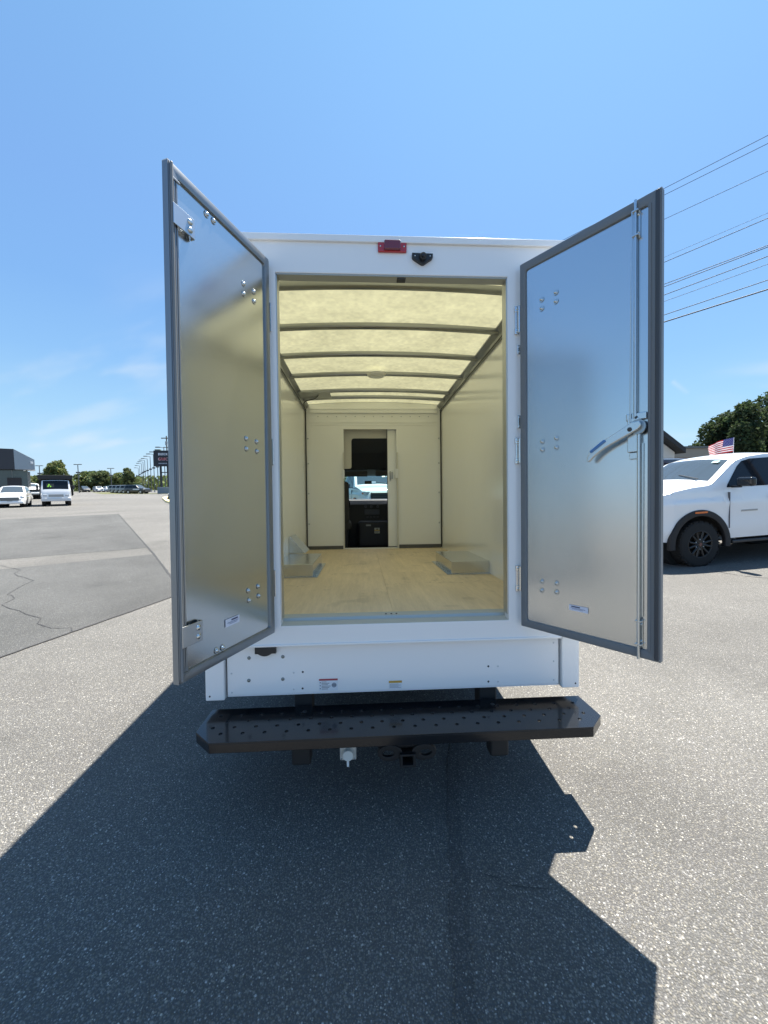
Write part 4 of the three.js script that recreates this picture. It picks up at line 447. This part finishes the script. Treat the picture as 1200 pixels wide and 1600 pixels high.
// ---------------------------------------------------------------- flag on the pickup's far window
{ const o = tag(group('car_flag', 8.5, 0, -9.66), 'small American flag flying from a window pole on the white pickup', 'flag');
  put('flag_pole', cyl(0.007, 0.006, [0.02, 1.9, 0], [0, 2.695, 0], 8), std(0.75, 0.75, 0.76, 0.4), o);
  const t = canvasTex(380, 200, (c, w, h) => { for (let k = 0; k < 13; k++) { c.fillStyle = k % 2 ? '#e9e6e6' : '#b3202f'; c.fillRect(0, k * h / 13, w, h / 13 + 1); } c.fillStyle = '#2b2f73'; c.fillRect(0, 0, w * 0.4, h * 7 / 13); c.fillStyle = '#e8e8ee'; for (let r = 0; r < 9; r++) for (let k = 0; k < (r % 2 ? 5 : 6); k++) { const x = w * 0.4 / 12 * (2 * k + 1 + (r % 2)), y = h * 7 / 13 / 10 * (r + 1); c.beginPath(); for (let a = 0; a < 10; a++) { const q = a * Math.PI / 5 - Math.PI / 2, R = a % 2 ? 1.6 : 4.2; c.lineTo(x + R * Math.cos(q), y + R * Math.sin(q)); } c.fill(); } });
  const nx = 30, ny = 12, W = 0.66, H = 0.34, pos = [], uv = [], idx = []; for (let j = 0; j <= ny; j++) for (let i = 0; i <= nx; i++) { const u = i / nx, q = j / ny; const fold = Math.sin(u * 9 + q * 1.2) * 0.045 * u + Math.sin(u * 19 - q * 3) * 0.012 * u; pos.push(-u * W * 0.93 - 0.01 * Math.sin(q * 5) * u + (u > 0.7 ? (u - 0.7) * 0.25 * q : 0), 2.69 - q * H - u * 0.10 - u * u * 0.05 + (q - 0.5) * 0.11 * u * u, fold); uv.push(u, 1 - q); } for (let j = 0; j < ny; j++) for (let i = 0; i < nx; i++) { const a = j * (nx + 1) + i; idx.push(a, a + 1, a + nx + 1, a + 1, a + nx + 2, a + nx + 1); }
  const g = new THREE.BufferGeometry(); g.setAttribute('position', new THREE.Float32BufferAttribute(pos, 3)); g.setAttribute('uv', new THREE.Float32BufferAttribute(uv, 2)); g.setIndex(idx); g.computeVertexNormals(); const m = new THREE.MeshPhysicalMaterial({ map: t, roughness: 0.9, transmission: 0.3, thickness: 0, side: THREE.DoubleSide }); put('flag_cloth', g, m, o); }

// ---------------------------------------------------------------- trees
function leaves(blobs, n, size, seed, base, tone) { // leaf-sized faces spread through lumpy volumes
  const R = rng(seed), pos = [], col = [], nor = []; const tot = blobs.reduce((s, b) => s + b[3] * b[3] * (b[4] ?? b[3]), 0);
  for (const b of blobs) { const [bx0, by0, bz0, r, ry = r] = b, cnt = Math.round(n * r * r * ry / tot), tn = 0.75 + 0.5 * R();
    for (let k = 0; k < cnt; k++) { let x, y, z, d; do { x = R() * 2 - 1; y = R() * 2 - 1; z = R() * 2 - 1; d = x * x + y * y + z * z; } while (d > 1); const lump = 0.72 + 0.5 * vnoise(x * 2.3 + seed, y * 2.3 + z * 1.7, seed); const s = Math.pow(d, -0.22) * lump; x *= s; y *= s; z *= s;
      const c = [bx0 + x * r, by0 + y * ry, bz0 + z * r]; const L = size * (0.6 + 0.8 * R()), a = R() * 6.28, e = (R() - 0.4) * 1.6, tw = R() * 6.28; const d1 = new THREE.Vector3(Math.cos(a) * Math.cos(e), Math.sin(e), Math.sin(a) * Math.cos(e)), d2 = new THREE.Vector3(Math.cos(tw), Math.sin(tw) * 0.6, Math.sin(tw * 1.7)).cross(d1).normalize();
      const p = [[-0.5, 0], [0, 0.32], [0.55, 0], [0, -0.32]].map(([q, w]) => [c[0] + (d1.x * q + d2.x * w) * L, c[1] + (d1.y * q + d2.y * w) * L, c[2] + (d1.z * q + d2.z * w) * L]);
      const t = tn * (0.7 + 0.6 * R()) , y2 = R() * tone; for (const i of [0, 1, 2, 0, 2, 3]) { pos.push(...p[i]); col.push(base[0] * t * (1 + y2), base[1] * t, base[2] * t * (1 - y2 * 0.4)); } } }
  const g = new THREE.BufferGeometry(); g.setAttribute('position', new THREE.Float32BufferAttribute(pos, 3)); g.setAttribute('color', new THREE.Float32BufferAttribute(col, 3)); g.setAttribute('uv', new THREE.Float32BufferAttribute(new Float32Array(pos.length / 3 * 2), 2)); g.computeVertexNormals(); return g; }
const leafMat = new THREE.MeshPhysicalMaterial({ vertexColors: true, roughness: 1, specularIntensity: 0.3, side: THREE.DoubleSide, transmission: 0.35, thickness: 0 }); const bark = std(0.11, 0.085, 0.065, 0.9);
function tree(x, z, h, r, n, size, seed, label, base, opts = {}) { const o = tag(group(opts.name ?? 'tree', x, 0, z), label, 'tree', opts.group); const R = rng(seed * 7 + 1); const tips = []; const tr = []; const th = h * (opts.bare ?? 0.3); tr.push(cyl(h * 0.022, h * 0.012, [0, 0, 0], [0, h * 0.72, 0], 8));
  const blobs = []; if (opts.cone) { for (let k = 0; k < 16; k++) { const q = k / 15, rr = r * (1 - q) ** 0.75 + 0.18 * r, a = k * 2.4; blobs.push([Math.cos(a) * rr * 0.45, th + (h - th) * (q * 0.93), Math.sin(a) * rr * 0.45, rr * 0.62, rr * 0.5]); } }
  else if (opts.ragged) for (let k = 0; k < opts.blobs; k++) { const a = R() * 6.28, q = Math.pow(R(), 0.8), yy = th + (h - th) * q * 0.93, env = Math.pow(1 - q, 0.38) * (0.75 + 0.5 * R()), rr = r * env * (0.35 + 0.65 * R()), s = r * (0.14 + 0.2 * R() * (1 - 0.5 * q)); const b = [Math.cos(a) * rr, yy, Math.sin(a) * rr, s, s * (0.9 + 0.9 * R())]; blobs.push(b); if (k < 8) tips.push(b); }
  else for (let k = 0; k < (opts.blobs ?? 14); k++) { const a = k * 2.4, q = (k + 0.5) / (opts.blobs ?? 14), yy = th + (h - th) * (0.12 + 0.8 * q), env = Math.sqrt(Math.max(0.08, 1 - ((q - 0.42) / 0.62) ** 2)), rr = r * env * (0.35 + 0.4 * R()); const b = [Math.cos(a) * rr, yy + (R() - 0.5) * 0.12 * h, Math.sin(a) * rr, r * (0.30 + 0.2 * R()), (h - th) * (0.13 + 0.07 * R())]; blobs.push(b); tips.push(b); }
  for (const b of tips.slice(0, 8)) tr.push(cyl(h * 0.009, h * 0.003, [0, Math.max(th * 0.8, b[1] - 0.3 * h), 0], [b[0], b[1], b[2]], 6));
  put('trunk', tr, bark, o); put('crown', leaves(blobs, n, size, seed, base, opts.tone ?? 0.5), leafMat, o); return o; }
const G1 = [0.085, 0.135, 0.055], G2 = [0.07, 0.11, 0.052], G3 = [0.11, 0.16, 0.06];
tree(25.5, -29, 7.2, 3.1, 30000, 0.24, 3, 'dark evergreen tree with a pointed top behind the flag', [0.046, 0.078, 0.034], { name: 'evergreen_tree', bare: 0.03, blobs: 60, ragged: true, tone: 0.25, group: 'trees behind the pickup' });
tree(31.2, -31.5, 8.3, 4.2, 32000, 0.24, 4, 'dark evergreen tree at the right edge of the view', [0.046, 0.078, 0.034], { name: 'evergreen_tree', bare: 0.03, blobs: 60, ragged: true, tone: 0.25, group: 'trees behind the pickup' });
tree(37.5, -30, 8.4, 4.2, 16000, 0.30, 5, 'dark evergreen tree standing right of the others', [0.046, 0.078, 0.034], { name: 'evergreen_tree', bare: 0.03, blobs: 50, ragged: true, tone: 0.25, group: 'trees behind the pickup' });
tree(-99.4, -120, 9.2, 3.4, 2600, 0.75, 11, 'tallest tree of the left background, right of the showroom', G1, { bare: 0.2, tone: 0.6, group: 'far trees' });
tree(-99.5, -133, 6.6, 4.0, 1800, 0.8, 12, 'low rounded tree right of the tallest background tree', G1, { bare: 0.12, group: 'far trees' });
tree(-98.0, -136, 5.6, 3.4, 1500, 0.8, 13, 'small round tree behind the far white cars, left one', G3, { bare: 0.1, group: 'far trees' });
tree(-93.4, -130, 6.5, 3.8, 2200, 0.75, 14, 'broad bushy tree behind the far white cars, middle one', G2, { bare: 0.08, group: 'far trees' });
tree(-88.6, -131, 5.8, 3.3, 1900, 0.75, 15, 'broad bushy tree behind the far white cars, right one', G1, { bare: 0.08, group: 'far trees' });
tree(-71.2, -110, 6.5, 1.7, 1500, 0.6, 16, 'slim tree left of the row of lamp posts', G2, { bare: 0.15, group: 'far trees' });
tree(-118, -128, 5.6, 3.0, 1300, 0.8, 17, 'bushy tree between the showroom and the first light mast', G3, { bare: 0.1, group: 'far trees' });
tree(-109, -126, 5.4, 3.0, 1300, 0.8, 18, 'bushy tree just left of the tallest background tree', G1, { bare: 0.1, group: 'far trees' });
tree(-46.0, -96, 4.4, 2.2, 1200, 0.6, 19, 'yellowish bush behind the legs of the dealer sign', [0.10, 0.10, 0.03], { bare: 0.05, group: 'far trees' });
tree(-43.4, -98, 5.2, 2.6, 1300, 0.6, 20, 'green bush right of the legs of the dealer sign', G1, { bare: 0.05, group: 'far trees' });
{ const R = rng(77), blobs = []; for (let k = 0; k < 130; k++) { const a = -0.98 + 2.0 * k / 129, d = 185 + 40 * R(); blobs.push([Math.sin(a) * d, 1.6 + 1.6 * R(), -Math.cos(a) * d, 6 + 3 * R(), 3.2 + 2.0 * R()]); } const m = put('far_wood', leaves(blobs, 26000, 1.6, 91, G1, 0.5), leafMat); m.userData.kind = 'stuff'; m.userData.label = 'hazy line of woods along the horizon'; m.userData.category = 'woods'; }

// ---------------------------------------------------------------- lamp posts, masts, utility line
const steel = std(0.10, 0.105, 0.11, 0.5, 0.5), wood = std(0.13, 0.105, 0.08, 0.9);
[[-41.96, -75.91], [-49.2, -86.2], [-53.07, -91.49], [-57.79, -98.22], [-63.19, -106.04], [-67.74, -112.43], [-72.61, -119.66], [-78.15, -127.9], [-87.22, -141.57], [-98.24, -158.55]].forEach(([x, z], i) => { const o = tag(group('lamp_post', x * 1.16, 0, z * 1.16), ['first', 'second', 'third', 'fourth', 'fifth', 'sixth', 'seventh', 'eighth', 'ninth', 'tenth'][i] + ' lamp post of the row, counted from the dealer sign', 'lamp post', 'row of lamp posts'); put('pole', cyl(0.11, 0.07, [0, 0, 0], [0, 10.1, 0], 8), steel, o); put('arm', cyl(0.06, 0.06, [0, 10.08, 0], [-0.85, 10.2, 0.2], 6), steel, o); put('lamp_head', bx(-1.7, -0.7, 10.1, 10.3, 0.02, 0.45, 0.05), steel, o); put('banner_arm', bx(-0.4, 0.35, 6.3, 6.7, -0.05, 0.05), steel, o); put('base', cyl(0.22, 0.22, [0, 0, 0], [0, 0.6, 0], 10), std(0.4, 0.4, 0.38, 0.8), o); });
[[-95.6, -110, 7.5, 'light mast with a double head nearest the showroom'], [-81.03, -105, 7.5, 'light mast with a double head above the far cars'], [-82.7, -120, 7.1, 'light mast with a double head above the broad bushy trees']].forEach(([x, z, h, l]) => { const o = tag(group('light_mast', x, 0, z), l, 'lamp post', 'light masts in the lot'); put('pole', cyl(0.13, 0.09, [0, 0, 0], [0, h, 0], 8), steel, o); put('lamp_head', bx(-1.0, -0.15, h - 0.1, h + 0.08, -0.2, 0.2, 0.04), steel, o); put('lamp_head', bx(0.15, 1.0, h - 0.1, h + 0.08, -0.2, 0.2, 0.04), steel, o); put('speaker', bx(-0.55, 0.55, h - 2.3, h - 1.95, -0.15, 0.15, 0.04), steel, o); });
const along = (t) => [11.6 + (-44.145 - 11.6) * t, -11.9 + (-81 + 11.9) * t];
const FAR_POLE = [-50.7, -93]; const POLES = [[-0.16, 'timber utility pole off the right side of the view'], [0.42, 'timber utility pole hidden behind the box truck'], [1, 'timber utility pole with a crossarm behind the dealer sign']];
POLES.forEach(([t, l]) => { const [x, z] = t === 1 ? FAR_POLE : along(t), o = tag(group('utility_pole', x, 0, z), l, 'pole', 'utility poles'), H = t === 1 ? 13.3 : 11.9; put('pole', cyl(0.17, 0.12, [0, 0, 0], [0, H, 0], 10), wood, o); put('crossarm', bx(-1.25, 1.25, H - 0.6, H - 0.4, -0.2, 0.02).rotateY(t === 1 ? 0 : -0.68), wood, o); put('crossarm', bx(-0.8, 0.8, H - 2.7, H - 2.55, -0.18, 0.02).rotateY(t === 1 ? 0 : -0.68), wood, o); put('transformer', cyl(0.26, 0.26, [0.1, H - 2.2, 0.3], [0.1, H - 1.3, 0.3], 12), std(0.35, 0.36, 0.37, 0.5), o); });
[[11.73, 11.69, 0.009], [11.5, 11.47, 0.009], [10.71, 10.66, 0.008], [9.51, 9.38, 0.005], [9.36, 9.21, 0.011], [8.58, 8.47, 0.011], [8.53, 8.38, 0.012], [8.26, 8.10, 0.012], [8.03, 7.88, 0.007], [7.57, 7.42, 0.012], [7.3, 7.18, 0.020]].forEach(([ya, yb, r], i) => {
  const s = (yb - ya) / 0.0285, f = (t) => { const t0 = 0.0052, lin = ya + s * (t - t0) * Math.max(0, 1 - 1.15 * (t - t0)); return lin; };
  const P = []; for (let k = 0; k <= 24; k++) { const t = -0.16 + 0.58 * k / 24, [x, z] = along(t); P.push(new THREE.Vector3(x, f(t), z)); } for (let k = 1; k <= 8; k++) { const q = k / 8, s0 = along(0.42), x = s0[0] + (FAR_POLE[0] - s0[0]) * q, z = s0[1] + (FAR_POLE[1] - s0[1]) * q; P.push(new THREE.Vector3(x, f(0.42) + (ya + 1.0 - f(0.42)) * q - 1.2 * q * (1 - q), z)); }
  tag(put('overhead_wire', new THREE.TubeGeometry(new THREE.CatmullRomCurve3(P), 80, r, 6), std(0.03, 0.033, 0.04, 0.6)), ['topmost', 'second highest', 'third highest', 'thin faint fourth', 'fifth highest', 'sixth highest', 'seventh highest', 'eighth highest', 'thin faint ninth', 'second lowest', 'thick lowest'][i] + ' overhead wire crossing the sky at right', 'wire', 'overhead wires'); });

// ---------------------------------------------------------------- dealer sign
{ const o = tag(group('dealer_sign', -47.2, 0, -85.2, -0.0), 'dark dealer sign on two legs beside the lamp posts', 'sign'); const dk = std(0.012, 0.014, 0.022, 0.35);
  const t = canvasTex(512, 448, (c, w, h) => { c.fillStyle = '#141a28'; c.fillRect(0, 0, w, h); c.textAlign = 'center'; c.fillStyle = '#dfe4ee'; c.font = 'bold 92px sans-serif'; c.fillText('BUICK', w / 2, 130, 400); c.fillStyle = '#e6e0e4'; c.font = 'bold 124px sans-serif'; c.fillText('GMC', w / 2, 288, 380); c.fillStyle = '#a3343c'; c.font = 'bold 116px sans-serif'; c.fillText('GMC', w / 2, 284, 366); c.fillStyle = '#9aa2b2'; for (let k = 0; k < 6; k++) c.fillRect(128 + k * 42, 358, 30, 30); });
  const W = 4.0; const pn = put('sign_panel', [bx(-W / 2, W / 2, 5.85, 9.22, -0.35, 0.35, 0.05)], dk, o); const fm = std(1, 1, 1, 0.4); fm.map = t; put('sign_face', new THREE.PlaneGeometry(W - 0.2, 3.2).translate(0, 7.53, 0.356), fm, pn); put('cap', bx(-1.75, -0.6, 9.225, 9.5, -0.3, 0.3, 0.05), std(0.16, 0.2, 0.18, 0.6), pn);
  for (const x of [-0.75, 0.78]) put('leg', bx(x - 0.16, x + 0.16, 1.4, 5.85, -0.18, 0.18, 0.02), dk, o); put('cross_bar', bx(-0.6, 0.62, 4.45, 4.65, -0.1, 0.1), dk, o); put('plinth', [bx(-1.3, 1.5, 0, 1.4, -0.7, 0.7, 0.03)], std(0.24, 0.27, 0.31, 0.8), o); }
// ---------------------------------------------------------------- kerbed island by the drive
{ const cv = new THREE.CatmullRomCurve3([[-15.2, -33.6], [-17.6, -34.2], [-20.0, -37.2], [-24.5, -44.5], [-29.5, -53.5], [-31, -59], [-29.5, -62]].map(([x, z]) => new THREE.Vector3(x, 0, z))); const P = cv.getPoints(40), pos = [], idx = []; const sec = [[-0.35, 0], [-0.3, 0.16], [0, 0.17], [0.30, 0.17], [0.35, 0]];
  P.forEach((p, i) => { const t = cv.getTangent(i / 40), n = new THREE.Vector3(-t.z, 0, t.x).normalize(); for (const [a, y] of sec) pos.push(p.x + n.x * a, y, p.z + n.z * a); }); for (let i = 0; i < 40; i++) for (let k = 0; k < 4; k++) { const a = i * 5 + k, b = a + 5; idx.push(a, b, a + 1, a + 1, b, b + 1); } let g = new THREE.BufferGeometry(); g.setAttribute('position', new THREE.Float32BufferAttribute(pos, 3)); g.setIndex(idx); g = toCreasedNormals(g, 0.4); const m = std(0.72, 0.6, 0.3, 0.8); m.side = THREE.DoubleSide; struct(put('yellow_kerb', g, m), 'yellow painted kerb curving round an island');
  sheet('verge', [[-60, -84.0], [-42, -80.5], [-40, -84], [-58, -93], [-76, -112], [-80, -108]], 0.006, (() => { const q = asphalt(0.55, 0.62, 0.22); return q; })(), 'narrow strip of grass below the row of SUVs', () => 0.9, 3); }

// ---------------------------------------------------------------- showroom at the left
{ const o = tag(group('showroom', -41.9, 0, -45, 0.72), 'dealer showroom with a dark canopy over a glass front', 'building'); const dark = std(0.030, 0.032, 0.042, 0.45), grey = std(0.30, 0.34, 0.38, 0.4, 0.3), gl = std(0.06, 0.10, 0.105, 0.04, 0, { ior: 1.7 });
  put('canopy', bx(-24, 0, 3.62, 5.92, -9, 0), dark, o);
  const w = extr([[0.002, 3.62], [1.72, 3.6], [1.72, 4.78], [0.002, 5.925]], 5, [], 0.01); w.translate(0, 0, -5); put('canopy_wedge', w, grey, o); put('wall_lamp', bx(1.36, 1.56, 4.25, 4.5, 0.011, 0.2, 0.03), std(0.7, 0.72, 0.74, 0.3), o); put('soffit_lamp', bx(0.7, 0.9, 3.45, 3.59, -0.6, -0.3, 0.03), std(0.7, 0.72, 0.74, 0.3), o);
  for (let k = 0; k < 10; k++) put('glass_pane', bx(-1.35 * k + 1.0 - 1.31, -1.35 * k + 1.0, 0.2, 3.6, -2.2, -2.16), gl, o); for (let k = 0; k < 5; k++) put('glass_pane', bx(1.01, 1.05, 0.2, 3.6, -2.2 - 1.3 * k - 1.26, -2.2 - 1.3 * k), gl, o);
  for (let k = 0; k <= 10; k++) put('mullion', bx(-1.35 * k + 1.0, -1.35 * k + 1.04, 0, 3.61, -2.24, -2.1), std(0.3, 0.32, 0.34, 0.4, 0.6), o);
  put('inner_block', bx(-0.75, 0.45, 0, 2.7, -2.0, -1.2), std(0.035, 0.035, 0.04, 0.7), o); put('column', [cyl(0.12, 0.12, [-1.9, 0, -1.0], [-1.9, 3.61, -1.0]), cyl(0.12, 0.12, [-2.5, 0, -1.0], [-2.5, 3.61, -1.0])], std(0.5, 0.53, 0.56, 0.4), o); put('base_wall', bx(-14, 1.0, 0, 0.2, -2.25, -2.08), std(0.3, 0.3, 0.3, 0.8), o); put('back_wall', bx(-24, 1.2, 0, 3.6, -8.6, -8.4), std(0.2, 0.2, 0.2, 0.9), o); }
tag(put('far_building', [bx(-64.6, -58.6, 0, 4.4, -128, -120), bx(-64.8, -58.4, 4.4, 4.6, -128.2, -119.8)], std(0.42, 0.38, 0.32, 0.8)), 'flat beige building far behind the lamp posts', 'building');
// ---------------------------------------------------------------- brick office at the right
{ const o = tag(group('brick_office', 15.2, 0, -22), 'brick office with a dark gable roof and white columns behind the pickup', 'building'); const roofM = std(0.03, 0.032, 0.035, 0.8), trimW = std(0.6, 0.59, 0.56, 0.6);
  const brickM = std(0.22, 0.085, 0.062, 0.85);
  const gab = extr([[-5.2, 3.55], [-2.0, 5.95], [1.24, 3.50], [1.24, 3.22], [-2.0, 5.6], [-5.2, 3.22]], 7, [], 0.01); gab.translate(0, 0, -6.6); put('gable_roof', gab, roofM, o);
  put('gable_face', extr([[-5.0, 3.2], [-2.0, 5.55], [1.0, 3.30], [1.0, 2.98], [-1.2, 2.98], [-1.2, 3.4], [-2.0, 3.9], [-3.2, 3.4], [-3.2, 2.98], [-5.0, 2.98]], 0.1).translate(0, 0, -0.2), trimW, o); for (const x of [-4.7, -2.0, 0.72]) put('column', [cyl(0.15, 0.13, [x, 0.1, -0.15], [x, 2.92, -0.15], 16), bx(x - 0.2, x + 0.2, 0, 0.12, -0.35, 0.05)], trimW, o);
  put('wall', bx(-5.0, 0.95, 0, 2.95, -6.5, -2.6), brickM, o); put('window', bx(-0.9, 0.2, 1.0, 2.3, -2.6, -2.57), tint, o);
  put('annex_wall', bx(1.2, 5.9, 0, 3.22, -9.5, -4.1), brickM, o); put('annex_fascia', bx(0.95, 6.1, 3.222, 3.85, -9.7, -3.9, 0.02), std(0.28, 0.25, 0.21, 0.7), o); put('annex_roof_edge', bx(0.9, 6.15, 3.852, 3.97, -9.8, -3.8), std(0.12, 0.13, 0.13, 0.7), o);
  for (let k = 0; k < 2; k++) { const wd = put('annex_window', bx(2.2 + k * 2.1, 3.4 + k * 2.1, 1.0, 2.3, -4.098, -4.07), tint, o); put('sill', bx(2.1 + k * 2.1, 3.5 + k * 2.1, 0.9, 0.995, -4.098, -4.0), trimW, wd); } }

renderer.render(scene, camera);
